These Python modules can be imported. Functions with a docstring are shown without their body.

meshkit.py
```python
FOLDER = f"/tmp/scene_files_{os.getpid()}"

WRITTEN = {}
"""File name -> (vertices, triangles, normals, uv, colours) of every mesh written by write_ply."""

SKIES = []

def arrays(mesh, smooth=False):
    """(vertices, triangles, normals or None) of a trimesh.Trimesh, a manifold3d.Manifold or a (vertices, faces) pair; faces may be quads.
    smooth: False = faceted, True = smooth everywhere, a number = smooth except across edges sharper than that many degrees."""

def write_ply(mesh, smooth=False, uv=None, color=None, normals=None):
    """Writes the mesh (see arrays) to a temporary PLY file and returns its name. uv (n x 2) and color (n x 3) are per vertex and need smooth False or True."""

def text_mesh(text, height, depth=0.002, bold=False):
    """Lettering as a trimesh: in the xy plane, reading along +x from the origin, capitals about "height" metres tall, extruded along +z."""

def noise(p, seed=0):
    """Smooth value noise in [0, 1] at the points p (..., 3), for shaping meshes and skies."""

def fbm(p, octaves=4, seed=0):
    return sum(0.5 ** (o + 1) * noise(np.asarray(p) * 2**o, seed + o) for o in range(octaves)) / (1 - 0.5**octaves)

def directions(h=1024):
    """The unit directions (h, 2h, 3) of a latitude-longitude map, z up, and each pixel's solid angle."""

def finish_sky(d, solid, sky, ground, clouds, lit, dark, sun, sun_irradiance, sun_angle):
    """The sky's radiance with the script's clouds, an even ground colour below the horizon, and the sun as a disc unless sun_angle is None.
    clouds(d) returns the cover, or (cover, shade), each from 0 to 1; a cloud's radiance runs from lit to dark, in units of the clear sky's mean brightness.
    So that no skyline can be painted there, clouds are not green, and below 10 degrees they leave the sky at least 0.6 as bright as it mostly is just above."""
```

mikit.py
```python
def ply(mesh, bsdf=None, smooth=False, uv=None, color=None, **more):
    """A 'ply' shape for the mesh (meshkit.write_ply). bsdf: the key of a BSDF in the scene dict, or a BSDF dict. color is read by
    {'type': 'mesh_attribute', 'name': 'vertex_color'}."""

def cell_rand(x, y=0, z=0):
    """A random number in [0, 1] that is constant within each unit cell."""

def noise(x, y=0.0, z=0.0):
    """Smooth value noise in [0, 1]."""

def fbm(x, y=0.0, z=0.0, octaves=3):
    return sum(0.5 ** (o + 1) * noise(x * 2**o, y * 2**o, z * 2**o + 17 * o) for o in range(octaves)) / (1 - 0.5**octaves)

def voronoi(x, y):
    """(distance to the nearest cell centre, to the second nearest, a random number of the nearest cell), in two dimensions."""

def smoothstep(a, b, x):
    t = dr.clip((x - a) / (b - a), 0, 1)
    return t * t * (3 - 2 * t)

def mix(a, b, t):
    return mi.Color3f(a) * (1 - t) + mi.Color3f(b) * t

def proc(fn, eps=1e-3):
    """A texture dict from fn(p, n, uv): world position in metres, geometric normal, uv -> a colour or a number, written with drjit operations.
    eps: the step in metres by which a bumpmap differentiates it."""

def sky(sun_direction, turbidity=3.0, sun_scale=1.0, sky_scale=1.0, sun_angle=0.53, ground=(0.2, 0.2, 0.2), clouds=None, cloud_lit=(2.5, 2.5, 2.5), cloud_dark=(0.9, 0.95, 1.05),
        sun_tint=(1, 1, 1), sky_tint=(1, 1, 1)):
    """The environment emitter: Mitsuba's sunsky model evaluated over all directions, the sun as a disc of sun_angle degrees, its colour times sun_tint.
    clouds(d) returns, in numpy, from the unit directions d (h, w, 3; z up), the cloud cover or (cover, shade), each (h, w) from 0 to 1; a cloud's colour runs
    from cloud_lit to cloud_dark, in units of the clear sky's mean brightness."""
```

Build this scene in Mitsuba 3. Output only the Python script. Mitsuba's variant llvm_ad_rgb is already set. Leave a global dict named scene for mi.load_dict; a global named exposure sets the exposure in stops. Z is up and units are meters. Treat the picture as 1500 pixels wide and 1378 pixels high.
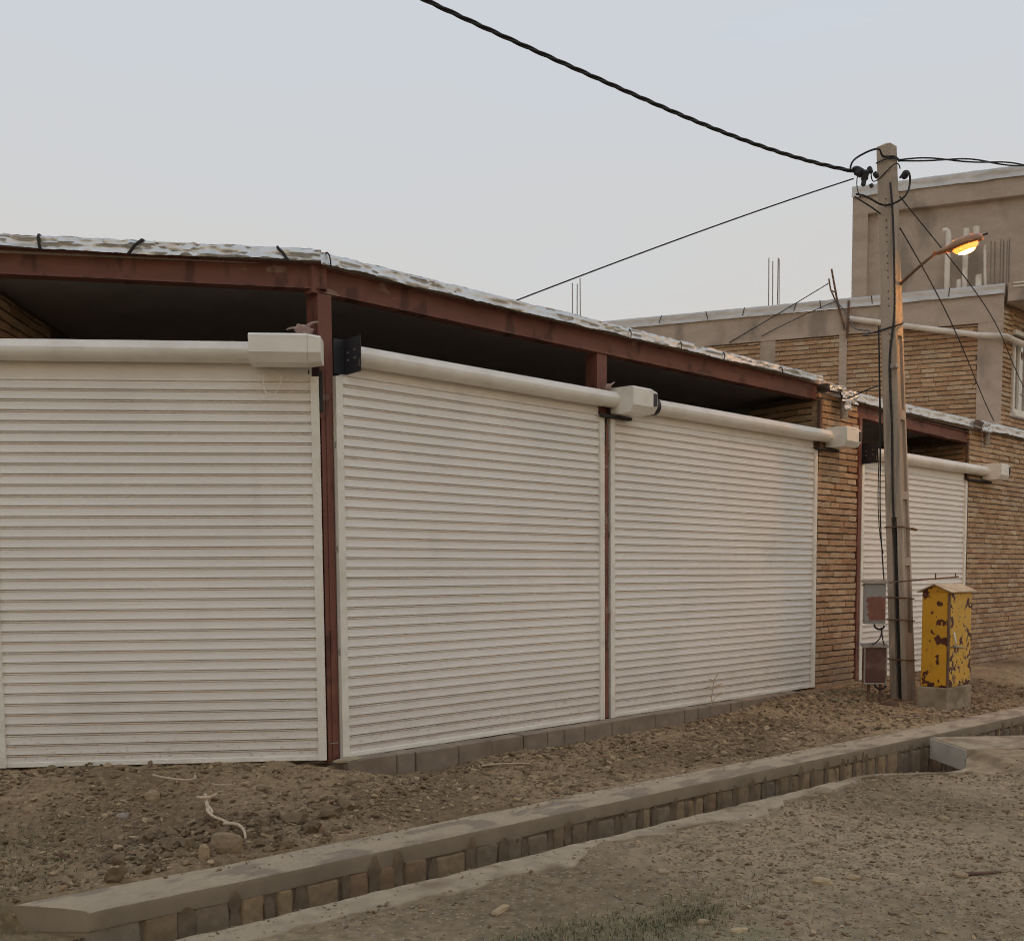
import math, random
import numpy as np, trimesh, drjit as dr, mitsuba as mi
import manifold3d as m3
import mikit, meshkit
from mikit import proc, noise, fbm, voronoi, cell_rand, smoothstep, mix

T = mi.ScalarTransform4f
rng = np.random.default_rng(7)
random.seed(7)
scene, labels = {}, {}

# ------------------------------------------------------------------ camera, sky, exposure
# x runs along the long shop front (away to the right), y into the shops, z up; the camera stands on the gravel road
YAW, PITCH, ROLL = math.radians(42.372), math.radians(4.0208), math.radians(0.4525)
FW = np.array([math.sin(YAW) * math.cos(PITCH), math.cos(YAW) * math.cos(PITCH), -math.sin(PITCH)])
RT = np.array([math.cos(YAW), -math.sin(YAW), 0.0]); DN = np.cross(FW, RT)
UP = -(-math.sin(ROLL) * RT + math.cos(ROLL) * DN)
EYE = np.array([0, 0, 1.70])
scene['camera'] = {'type': 'perspective', 'fov': 54.70, 'fov_axis': 'x', 'near_clip': 0.05, 'far_clip': 2000.0,
                   'principal_point_offset_x': 0.0, 'principal_point_offset_y': -0.1868,
                   'to_world': T().look_at(origin=EYE.tolist(), target=(EYE + FW).tolist(), up=UP.tolist())}

def dusk_haze(d):
    """even high haze after sunset: bluish overhead and to the east (ahead), warm low in the west (behind the camera)"""
    el = np.clip(d[..., 2], 0, 1)
    west = 0.5 - 0.5 * (d[..., 0] * 0.67 + d[..., 1] * 0.74) / np.maximum(np.hypot(d[..., 0], d[..., 1]), 1e-6)
    shade = 1.0 - (0.60 + 0.60 * west) * (1 - np.clip(el / 0.62, 0, 1)) ** 1.25
    p = d * np.array([3.0, 3.0, 9.0])
    return 1.0 + 0 * el, np.clip(shade + 0.22 * (meshkit.fbm(p * 0.8, 4, 3) - 0.5), 0, 1)

scene['sky'] = mikit.sky((-0.74, -0.66, 0.10), turbidity=5, sun_scale=0.0, sky_scale=1.0, ground=(0.2, 0.17, 0.14), clouds=dusk_haze,
                         cloud_lit=(1.14, 0.865, 0.51), cloud_dark=(0.875, 0.975, 1.10), sky_tint=(1.0, 1.0, 1.0))
exposure = 4.0

# ------------------------------------------------------------------ materials
def C(*c): return mi.Color3f(*c)
def bsdf(name, base, rough=0.8, two=True, **kw):
    d = {'type': 'principled', 'base_color': base if isinstance(base, dict) else {'type': 'rgb', 'value': list(base)}, 'roughness': rough, **kw}
    scene[name] = {'type': 'twosided', 'bsdf': d} if two else d
def grain(base, amount=0.25, s=14.0, dust=None, dust_amt=0.5, ds=2.0):
    def f(p, n, uv):
        c = C(*base) * (1 - amount + 2 * amount * fbm(p.x * s, p.y * s, p.z * s, 4))
        if dust is not None:
            c = mix(c, C(*dust), dust_amt * smoothstep(0.42, 0.72, fbm(p.x * ds + 5, p.y * ds, p.z * ds, 4)))
        return c
    return proc(f)

def shutter_paint(p, n, uv):
    c = C(0.80, 0.760, 0.712) * (0.95 + 0.1 * fbm(p.x * 1.3, p.y * 1.3, p.z * 1.3, 3))
    streak = fbm(p.x * 5 + 0.3 * p.z, p.y * 5, p.z * 1.5, 4)
    c = c * (1 - 0.05 * smoothstep(0.5, 0.85, streak))
    dirt = smoothstep(0.9, 0.0, p.z - 0.2) * (0.2 + 0.8 * fbm(p.x * 5, p.y * 5, p.z * 8, 4))
    c = mix(c, C(0.40, 0.31, 0.23), 0.42 * dirt)
    splash = smoothstep(0.66, 0.74, fbm(p.x * 38, p.y * 38, p.z * 38, 2)) * smoothstep(0.55, 0.0, p.z - 0.2)
    c = mix(c, C(0.34, 0.26, 0.18), 0.4 * splash)
    run = smoothstep(0.70, 0.80, fbm(p.x * 11 + p.y * 3, p.y * 9, p.z * 0.45, 3)) * smoothstep(0.35, 0.6, fbm(p.x * 0.8, p.y * 0.8, p.z * 1.2 + 5, 2))
    return mix(c, C(0.36, 0.30, 0.24), 0.08 * run)
bsdf('m_shutter', proc(shutter_paint), 0.42, specular=0.4)
bsdf('m_white', grain((0.80, 0.77, 0.70), 0.06, 6, (0.45, 0.38, 0.30), 0.25, 5), 0.4, specular=0.4)
bsdf('m_tube', grain((0.80, 0.76, 0.69), 0.06, 6, (0.50, 0.43, 0.35), 0.3, 4), 0.4, specular=0.4)

def oxide(p, n, uv):
    c = C(0.185, 0.075, 0.056) * (0.75 + 0.5 * fbm(p.x * 5, p.y * 5, p.z * 5, 4))
    c = mix(c, C(0.24, 0.10, 0.065), 0.6 * smoothstep(0.55, 0.75, fbm(p.x * 2.2, p.y * 2.2, p.z * 9, 4)))
    c = mix(c, C(0.33, 0.22, 0.17), 0.7 * smoothstep(0.70, 0.76, fbm(p.x * 4 + 9, p.y * 4, p.z * 6, 4)))
    return mix(c, C(0.05, 0.022, 0.018), 0.6 * smoothstep(0.58, 0.72, fbm(p.x * 9, p.y * 9 + 3, p.z * 3, 3)))
bsdf('m_oxide', proc(oxide), 0.6, specular=0.35)

def brick(p, n, uv):
    c = mix(C(0.40, 0.240, 0.135), C(0.55, 0.378, 0.232), uv.x)
    c = mix(c, C(0.42, 0.225, 0.13), smoothstep(0.80, 0.90, uv.y) * 0.5)
    c = mix(c, C(0.55, 0.43, 0.30), smoothstep(0.22, 0.1, uv.y) * 0.7)
    g = fbm(p.x * 45, p.y * 45, p.z * 60, 3)
    c = c * (0.66 + 0.6 * g) * (0.72 + 0.5 * fbm(p.x * 1.3 + 3, p.y * 1.3, p.z * 1.7, 3))
    c = mix(c, C(0.42, 0.37, 0.30), 0.5 * smoothstep(0.60, 0.78, fbm(p.x * 12 + uv.x * 9, p.y * 12, p.z * 16, 3)))
    return mix(c, C(0.19, 0.14, 0.10), 0.55 * smoothstep(1.1, 0.2, p.z) * fbm(p.x * 3, p.y * 3, p.z * 3, 3) * 1.4)
bsdf('m_brick', proc(brick), 0.9)
bsdf('m_mortar', grain((0.155, 0.11, 0.078), 0.3, 25), 0.95)

def concrete(p, n, uv):
    c = C(0.45, 0.365, 0.295) * (0.8 + 0.4 * fbm(p.x * 2.5, p.y * 2.5, p.z * 6, 4)) * (0.9 + 0.2 * noise(p.x * 60, p.y * 60, p.z * 60))
    return mix(c, C(0.20, 0.165, 0.135), 0.6 * smoothstep(0.5, 0.75, fbm(p.x * 3 + 7, p.y * 3, p.z * 1.1, 4)))
bsdf('m_concrete', proc(concrete), 0.9)
def pole_c(p, n, uv):
    c = C(0.40, 0.325, 0.255) * (0.84 + 0.32 * fbm(p.x * 14, p.y * 14, p.z * 3, 4)) * (0.92 + 0.16 * noise(p.x * 90, p.y * 90, p.z * 90))
    c = mix(c, C(0.16, 0.135, 0.115), 0.5 * smoothstep(0.52, 0.75, fbm(p.x * 20, p.y * 20, p.z * 0.9, 3)))
    return mix(c, C(0.13, 0.10, 0.08), 0.6 * smoothstep(0.9, 0.0, p.z) * fbm(p.x * 8, p.y * 8, p.z * 5, 3))
bsdf('m_pole', proc(pole_c), 0.9)
def kerb_c(p, n, uv):
    c = C(0.33, 0.26, 0.178) * (0.8 + 0.4 * fbm(p.x * 7, p.y * 7, p.z * 7, 4)) * (0.9 + 0.2 * noise(p.x * 70, p.y * 70, p.z * 70))
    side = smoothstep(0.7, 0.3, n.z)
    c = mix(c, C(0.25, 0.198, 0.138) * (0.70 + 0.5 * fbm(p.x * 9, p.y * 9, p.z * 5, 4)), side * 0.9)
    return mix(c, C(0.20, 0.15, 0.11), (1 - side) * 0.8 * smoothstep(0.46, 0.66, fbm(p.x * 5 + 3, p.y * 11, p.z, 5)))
bsdf('m_kerb', proc(kerb_c), 0.92)
bsdf('m_ledge', grain((0.315, 0.248, 0.168), 0.25, 16, (0.185, 0.135, 0.084), 0.95, 4), 0.92)
bsdf('m_block', grain((0.235, 0.185, 0.14), 0.3, 10, (0.17, 0.125, 0.09), 0.7, 3), 0.92)
bsdf('m_drip', grain((0.185, 0.133, 0.086), 0.45, 14), 0.9)
def ditch_stone(p, n, uv):
    c = mix(C(0.21, 0.150, 0.094), C(0.325, 0.223, 0.122), uv.x)
    c = mix(c, C(0.23, 0.13, 0.075), smoothstep(0.88, 0.94, uv.y) * 0.5)
    c = mix(c, C(0.14, 0.125, 0.105), smoothstep(0.35, 0.2, uv.y) * 0.45)
    c = c * (0.65 + 0.7 * fbm(p.x * 22, p.y * 22, p.z * 22, 4))
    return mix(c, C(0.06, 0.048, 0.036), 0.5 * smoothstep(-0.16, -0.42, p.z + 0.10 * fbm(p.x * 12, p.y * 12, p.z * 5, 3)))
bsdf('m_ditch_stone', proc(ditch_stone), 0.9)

def earth(p, n, uv):
    big = fbm(p.x * 0.9, p.y * 0.9, 1.0, 4)
    c = mix(C(0.155, 0.103, 0.054), C(0.255, 0.178, 0.100), smoothstep(0.3, 0.7, big))
    c = mix(c, C(0.15, 0.135, 0.070), 0.55 * smoothstep(2.0, 0.3, p.x) * smoothstep(0.35, 0.6, fbm(p.x * 2 + 3, p.y * 2, 4, 3)))
    c = mix(c, C(0.23, 0.125, 0.07), 0.5 * smoothstep(0.52, 0.70, fbm(p.x * 1.4 + 11, p.y * 1.4, 2, 3)) * smoothstep(6, 9, p.x))
    heap = dr.exp(-(dr.square((p.x - 2.75) / 0.7) + dr.square((p.y - 6.0) / 0.45)))
    c = mix(c, C(0.135, 0.080, 0.045), 0.75 * heap)
    c = c * (0.55 + 0.9 * fbm(p.x * 26, p.y * 26, 3.0, 4))
    d1, d2, r = voronoi(p.x * 42, p.y * 42)
    peb = smoothstep(0.34, 0.22, d1) * smoothstep(0.72, 0.78, r)
    return mix(c, C(0.27, 0.21, 0.15) * (0.6 + 0.6 * r), peb * 0.4)
bsdf('m_earth', proc(earth), 0.96)
def gravel_ground(p, n, uv):
    big = fbm(p.x * 0.55 + 4, p.y * 0.55, 1.0, 4)
    c = mix(C(0.170, 0.122, 0.070), C(0.258, 0.190, 0.114), smoothstep(0.3, 0.7, big))
    c = c * (0.6 + 0.8 * fbm(p.x * 18, p.y * 18, 3.0, 4))
    d1, d2, r = voronoi(p.x * 34, p.y * 34)
    peb = smoothstep(0.40, 0.28, d1) * smoothstep(0.68, 0.75, r)
    c = mix(c, mix(C(0.17, 0.14, 0.11), C(0.34, 0.27, 0.20), cell_rand(r * 999, 3, 1)), peb * 0.6)
    return mix(c, C(0.15, 0.145, 0.085), 0.55 * smoothstep(3.6, 2.9, p.y) * smoothstep(0.48, 0.66, fbm(p.x * 2.3, p.y * 2.3, 7, 4)) * smoothstep(5, 3.6, p.x))
bsdf('m_road', proc(gravel_ground), 0.96)
def chip(p, n, uv):
    c = mix(C(0.14, 0.096, 0.056), C(0.40, 0.295, 0.175), uv.x * uv.x)
    c = mix(c, C(0.28, 0.15, 0.09), smoothstep(0.94, 0.97, uv.y) * 0.5)
    return c * (0.7 + 0.6 * fbm(p.x * 60, p.y * 60, p.z * 60, 3))
bsdf('m_chip', proc(chip), 0.95)
bsdf('m_twig', grain((0.50, 0.40, 0.28), 0.25, 30), 0.9)
def leaf(p, n, uv):
    return mix(C(0.085, 0.098, 0.045), C(0.27, 0.22, 0.12), uv.x) * (0.8 + 0.4 * uv.y)
scene['m_grass'] = {'type': 'twosided', 'bsdf': {'type': 'principled', 'base_color': proc(leaf), 'roughness': 0.7}}

def foil_c(p, n, uv):
    return C(0.80, 0.79, 0.775) * (0.80 + 0.25 * fbm(p.x * 9, p.y * 9, p.z * 9, 3))
bsdf('m_foil', proc(foil_c), 0.46, metallic=0.8, specular=0.6)
bsdf('m_foil_dull', grain((0.56, 0.53, 0.50), 0.2, 5), 0.5, metallic=0.5)
bsdf('m_dark', (0.035, 0.032, 0.032), 0.9)
bsdf('m_interior', grain((0.36, 0.32, 0.30), 0.2, 3), 0.95)
bsdf('m_cable', (0.022, 0.021, 0.021), 0.5, specular=0.4)
bsdf('m_black', grain((0.028, 0.028, 0.033), 0.2, 12), 0.5, specular=0.4)
bsdf('m_steel', grain((0.33, 0.31, 0.28), 0.25, 20, (0.18, 0.10, 0.06), 0.6, 9), 0.5, metallic=0.6)
bsdf('m_rusty', grain((0.13, 0.075, 0.05), 0.4, 12, (0.25, 0.13, 0.07), 0.6, 5), 0.85)
bsdf('m_pvc', grain((0.74, 0.68, 0.60), 0.12, 6, (0.36, 0.29, 0.23), 0.4, 4), 0.45)
bsdf('m_frame', grain((0.72, 0.68, 0.61), 0.08, 5), 0.4)
bsdf('m_lamp_body_glow_tint', grain((0.28, 0.15, 0.08), 0.2, 10), 0.4, metallic=0.3)  # orange glow of the lit lamp painted into the housing colour
scene['m_pane'] = {'type': 'thindielectric', 'int_ior': 1.5}

CABX, CABY = 11.80, 5.207
def cabinet_paint(p, n, uv):
    c = C(0.62, 0.315, 0.025) * (0.86 + 0.28 * fbm(p.x * 4, p.y * 4, p.z * 4, 3))
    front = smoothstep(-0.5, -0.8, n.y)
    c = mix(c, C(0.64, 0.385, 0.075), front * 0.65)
    x, y, z = p.x * 1.0, p.y * 1.0, p.z
    spot = fbm(x * 12 + 2.3, y * 12 + 6.1, z * 9 + 1, 3) + front * (0.055 + 0.06 * smoothstep(0.20, 0.0, dr.minimum(dr.abs(p.x - CABX - 0.02), dr.abs(p.x - CABX - 0.62))))
    spot = spot + 0.10 * smoothstep(0.42, 0.33, p.z) * noise(x * 14, y * 14, 2)
    spot = spot + 0.075 * (fbm(x * 34, y * 34, z * 22, 3) - 0.5)
    m = dr.maximum(smoothstep(0.650, 0.668, spot), smoothstep(0.735, 0.75, fbm(x * 26 + 4, y * 26, z * 17, 2)))
    runs = smoothstep(0.55, 0.75, noise(x * 38, y * 38, z * 3)) * smoothstep(0.56, 0.63, spot)
    c = mix(c, C(0.30, 0.13, 0.04), 0.5 * runs)
    rust = C(0.095, 0.030, 0.018) * (0.6 + 0.8 * fbm(p.x * 30, p.y * 30, p.z * 30, 3))
    c = mix(c, C(0.62, 0.50, 0.30), 0.6 * smoothstep(0.615, 0.636, spot) * front)
    return mix(c, rust, m)
bsdf('m_cabinet', proc(cabinet_paint), 0.55, specular=0.3)
bsdf('m_cab_roof', grain((0.50, 0.40, 0.27), 0.12, 5, (0.34, 0.20, 0.10), 0.6, 6), 0.6)
def box_grey(p, n, uv):
    c = C(0.27, 0.255, 0.245) * (0.85 + 0.3 * fbm(p.x * 8, p.y * 8, p.z * 8, 3))
    m = smoothstep(0.045, 0.03, dr.abs(p.y - 5.94) - 0.065 + 0.05 * (noise(p.x * 30, p.y * 30, p.z * 30) - 0.5)) * smoothstep(1.455, 1.42, p.z + 0.04 * noise(p.x * 25, p.y * 25, 1.0)) * smoothstep(1.11, 1.14, p.z)
    return mix(c, C(0.20, 0.07, 0.04) * (0.6 + 0.8 * fbm(p.x * 16, p.y * 16, p.z * 9, 3)), m * 0.95)
bsdf('m_box_grey', proc(box_grey), 0.6)
bsdf('m_box_brown', grain((0.095, 0.040, 0.030), 0.25, 9, (0.20, 0.12, 0.09), 0.5, 7), 0.7)

# ------------------------------------------------------------------ mesh helpers
def numbered(key):
    if key not in scene and key not in labels: return key
    k = 1
    while f'{key}_{k:03d}' in scene or f'{key}_{k:03d}' in labels: k += 1
    return f'{key}_{k:03d}'
def add(key, mesh, mat, smooth=False, rand=None, num=True, **kw):
    if num: key = numbered(key)
    uv = None
    if rand is not None:
        nv = len(mesh.vertices); uv = np.tile(rand, (nv, 1)) if np.ndim(rand) == 1 else rand
        if smooth not in (True, False): smooth = False
    scene[key] = mikit.ply(mesh, mat, smooth=smooth, uv=uv, **kw)
    return key
def tag(key, label=None, cat=None, group=None, kind=None):
    d = {}
    if label: d['label'] = label
    if cat: d['category'] = cat
    if group: d['group'] = group
    if kind: d['kind'] = kind
    labels.setdefault(key, {}).update(d)
    return key
def thing(key, label, cat, group=None):
    key = numbered(key); return tag(key, label, cat, group)
def cat(ms): return trimesh.util.concatenate([m for m in ms if m is not None])
def box(x0, x1, y0, y1, z0, z1):
    m = trimesh.creation.box((x1 - x0, y1 - y0, z1 - z0)); m.apply_translation(((x0 + x1) / 2, (y0 + y1) / 2, (z0 + z1) / 2)); return m
class Frame:
    """a wall's own axes: a along it, o outward, z up"""
    def __init__(s, origin, along):
        s.o = np.array([origin[0], origin[1], 0.0]); s.e = np.array([along[0], along[1], 0.0]); s.e /= np.linalg.norm(s.e)
        s.n = np.array([s.e[1], -s.e[0], 0.0])
        s.M = np.eye(4); s.M[:3, 0] = s.e; s.M[:3, 1] = s.n; s.M[:3, 2] = (0, 0, 1); s.M[:3, 3] = s.o
    def put(s, m):
        m = m.copy(); m.apply_transform(s.M)
        if np.linalg.det(s.M[:3, :3]) < 0 and m.volume < 0: m.invert()
        return m
    def pt(s, a, o, z): return s.o + s.e * a + s.n * o + np.array([0, 0, z])
    def box(s, a0, a1, o0, o1, z0, z1): return s.put(box(a0, a1, o0, o1, z0, z1))
    def coords(s, p):
        q = np.asarray(p) - s.o; return q @ s.e, q @ s.n
def bevel(m, r):
    """chamfered box-like solid: hull of the mesh's vertices pulled in along each axis"""
    v = np.array(m.vertices); c = v.mean(0); out = []
    s = np.sign(v - c)
    for k in range(3):
        w = v - s * r; w[:, k] = v[:, k]; out.append(w)
    return trimesh.convex.convex_hull(np.vstack(out))
def jbox(sx, sy, sz, j, r=None):
    """a rough box about the origin"""
    m = trimesh.creation.box((sx, sy, sz))
    if r: m = bevel(m, r)
    m.vertices = m.vertices + r_(j, m.vertices.shape); return m
def r_(j, shape): return rng.uniform(-j, j, shape)
def tube(points, rad, sides=8, cap=True):
    p = np.asarray(points, float); n = len(p); rad = np.broadcast_to(rad, (n,))
    t = np.gradient(p, axis=0); t /= np.linalg.norm(t, axis=1, keepdims=True) + 1e-12
    a = np.cross(t[0], [0, 0, 1.0] if abs(t[0][2]) < 0.9 else [1.0, 0, 0]); a /= np.linalg.norm(a)
    V, F = [], []
    th = np.arange(sides) * 2 * np.pi / sides
    for i in range(n):
        a = a - t[i] * (a @ t[i]); a /= np.linalg.norm(a); b = np.cross(t[i], a)
        V.append(p[i] + rad[i] * (np.cos(th)[:, None] * a + np.sin(th)[:, None] * b))
        if i:
            for k in range(sides):
                k2 = (k + 1) % sides; o, q = (i - 1) * sides, i * sides
                F += [[o + k, o + k2, q + k2], [o + k, q + k2, q + k]]
    V = np.vstack(V)
    if cap:
        V = np.vstack([V, p[0], p[-1]]); c0, c1 = len(V) - 2, len(V) - 1
        for k in range(sides):
            k2 = (k + 1) % sides
            F += [[c0, k2, k], [c1, (n - 1) * sides + k, (n - 1) * sides + k2]]
    return trimesh.Trimesh(V, np.array(F), process=False)
def spline(pts, n=40):
    from scipy.interpolate import CubicSpline
    p = np.asarray(pts, float); d = np.r_[0, np.cumsum(np.linalg.norm(np.diff(p, axis=0), axis=1))]
    return CubicSpline(d, p)(np.linspace(0, d[-1], n)) if len(p) > 2 else p[0] + np.linspace(0, 1, n)[:, None] * (p[1] - p[0])
def extrude_profile(pts, x0, x1):
    """closed (o, z) profile swept along a from x0 to x1, in frame coordinates"""
    p = np.asarray(pts, float); n = len(p)
    V = np.vstack([np.c_[np.full(n, x0), p], np.c_[np.full(n, x1), p]])
    F = []
    for i in range(n):
        j = (i + 1) % n; F += [[i, j, n + j], [i, n + j, n + i]]
    from shapely.geometry import Polygon
    _, tri = trimesh.creation.triangulate_polygon(Polygon(p), engine='earcut')
    vv = np.asarray(_); idx = np.array([np.argmin(((p - q) ** 2).sum(1)) for q in vv]); tri = idx[np.asarray(tri)]
    F += tri[:, ::-1].tolist() + (tri + n).tolist()
    m = trimesh.Trimesh(V, np.array(F), process=False); m.fix_normals(); return m
def m3mesh(m): return m3.Manifold(m3.Mesh(np.asarray(m.vertices, np.float32), np.asarray(m.faces, np.uint32)))
def tm(man):
    q = man.to_mesh(); return trimesh.Trimesh(q.vert_properties[:, :3], q.tri_verts, process=False)
def pxarea(c):
    q = np.asarray(c) - EYE; return 1.0 / max(q @ FW, 0.2) ** 2 if q @ FW > 0 else 0

FB = Frame((0, 7.0), (1, 0))                       # long front: a = x, outward = -y
ANG = math.radians(-37.188)
FA = Frame((4.328, 7.0), (math.cos(ANG), math.sin(ANG)))   # angled front of the first shop, a from -2.6 to 0
SD = math.radians(28.3)
FS = Frame((18.479, 7.3), (math.sin(SD), -math.cos(SD)))   # side wall of the house behind: a runs towards the street, so s = -a
KA = math.radians(-3.15)
FK = Frame((1.672, 4.965), (math.cos(KA), math.sin(KA)))   # the ditch wall: a along it, o = outward towards the road

# ------------------------------------------------------------------ ground, road, ditch
def sm(a, b, x):
    t = np.clip((x - a) / (b - a), 0, 1); return t * t * (3 - 2 * t)
def fb(x, y, s, octv=4, seed=0): return meshkit.fbm(np.stack([x * s, y * s, 0 * x], -1), octv, seed) - 0.5
def yard_z(x, y):
    u, o = FK.coords(np.stack([x, y, 0 * x], -1)); v = -o
    _, dA = FA.coords(np.stack([x, y, 0 * x], -1))
    z = 0.05 + 0.02 * sm(0.5, 2.0, v)
    z = z + 0.120 * sm(1.7, 0.02, dA) * sm(5.0, 4.0, x)
    z = z - 0.040 * sm(0.9, 1.6, v) * sm(4.3, 4.7, x) * sm(10, 8.5, x)
    z = z + 0.115 * sm(9.0, 12.0, x) * sm(5.3, 6.8, y)
    z = z + 0.07 * np.exp(-(((x - 2.6) / 0.6) ** 2 + ((y - 5.8) / 0.32) ** 2))
    near = sm(0.36, 0.6, v)
    z = z + near * (0.07 * fb(x, y, 1.3, 3, 1) + 0.05 * fb(x, y, 6, 3, 2) + 0.05 * fb(x, y, 20, 4, 5)) * np.where(np.hypot(x, y) < 30, 1, 0)
    z = z - 0.12 * sm(0.42, 0.30, v) * sm(-0.35, -0.15, u + 0.6 * np.minimum(v - 0.0, 0.3))
    left = sm(-0.10, -0.45, u + 0.6 * np.clip(v, 0, .3))
    z = z - left * 0.20 * sm(0.75, 0.0, v)
    return z
def road_z(x, y):
    rel = np.stack([x - 9.735, y - 4.445], -1); sa, so = rel @ np.array([.78, -.62]) / .9964, rel @ np.array([-.62, -.78]) / .9964
    return 0.070 * sm(-.02, .10, sa) * sm(.60, .68, so) * sm(2.2, .9, so) * sm(6, 2.5, sa) - 0.016 + 0.04 * fb(x, y, 0.5, 3, 7) + np.where(np.hypot(x, y) < 30, 0.030 * fb(x, y, 5, 3, 8) + 0.011 * fb(x, y, 20, 3, 9), 0) + 0.004
def axis(parts):
    return np.unique(np.round(np.concatenate(parts), 4))
def geo(a, b, n): return np.sign(b - a) * (np.geomspace(1, 1 + abs(b - a), n) - 1) + a
def sheet(us, vs, zf, frame=FK, sgn=-1):
    U, V = np.meshgrid(us, vs, indexing='ij'); P = frame.o + U[..., None] * frame.e + sgn * V[..., None] * frame.n
    Z = zf(P[..., 0], P[..., 1]); P[..., 2] = Z
    n, m = len(us), len(vs); i, j = np.meshgrid(np.arange(n - 1), np.arange(m - 1), indexing='ij'); a = i * m + j
    q = np.stack([a, a + m, a + m + 1, a + 1], -1).reshape(-1, 4)
    f = np.vstack([q[:, [0, 1, 2]], q[:, [0, 2, 3]]])
    t = trimesh.Trimesh(P.reshape(-1, 3), f, process=False)
    if t.face_normals[:, 2].mean() < 0: t.invert()
    return t
us = axis([geo(-2.2, -260, 40), np.arange(-2.2, 8, 0.025), np.arange(8, 16, 0.045), geo(16, 300, 44)])
vs = axis([np.arange(0.02, 2.6, 0.024), geo(2.6, 260, 40)])
tag(add('ground', sheet(us, vs, yard_z), 'm_earth', smooth=True), kind='structure')
us = axis([geo(-2.2, -260, 40), np.arange(-2.2, 8, 0.028), np.arange(8, 16, 0.05), geo(16, 300, 44)])
vr = -axis([[0.0], np.arange(0.02, 2.7, 0.028), geo(2.7, 260, 44)])[::-1]
def edge_o(u):
    """where the road ends at the ditch: it draws back just before the slab"""
    return 0.50 + 0.44 * sm(6.05, 6.95, u) - 0.31 * np.clip((u - 7.0) / 0.65, 0, 1) - 0.13 * sm(8.6, 9.6, u)
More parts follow.
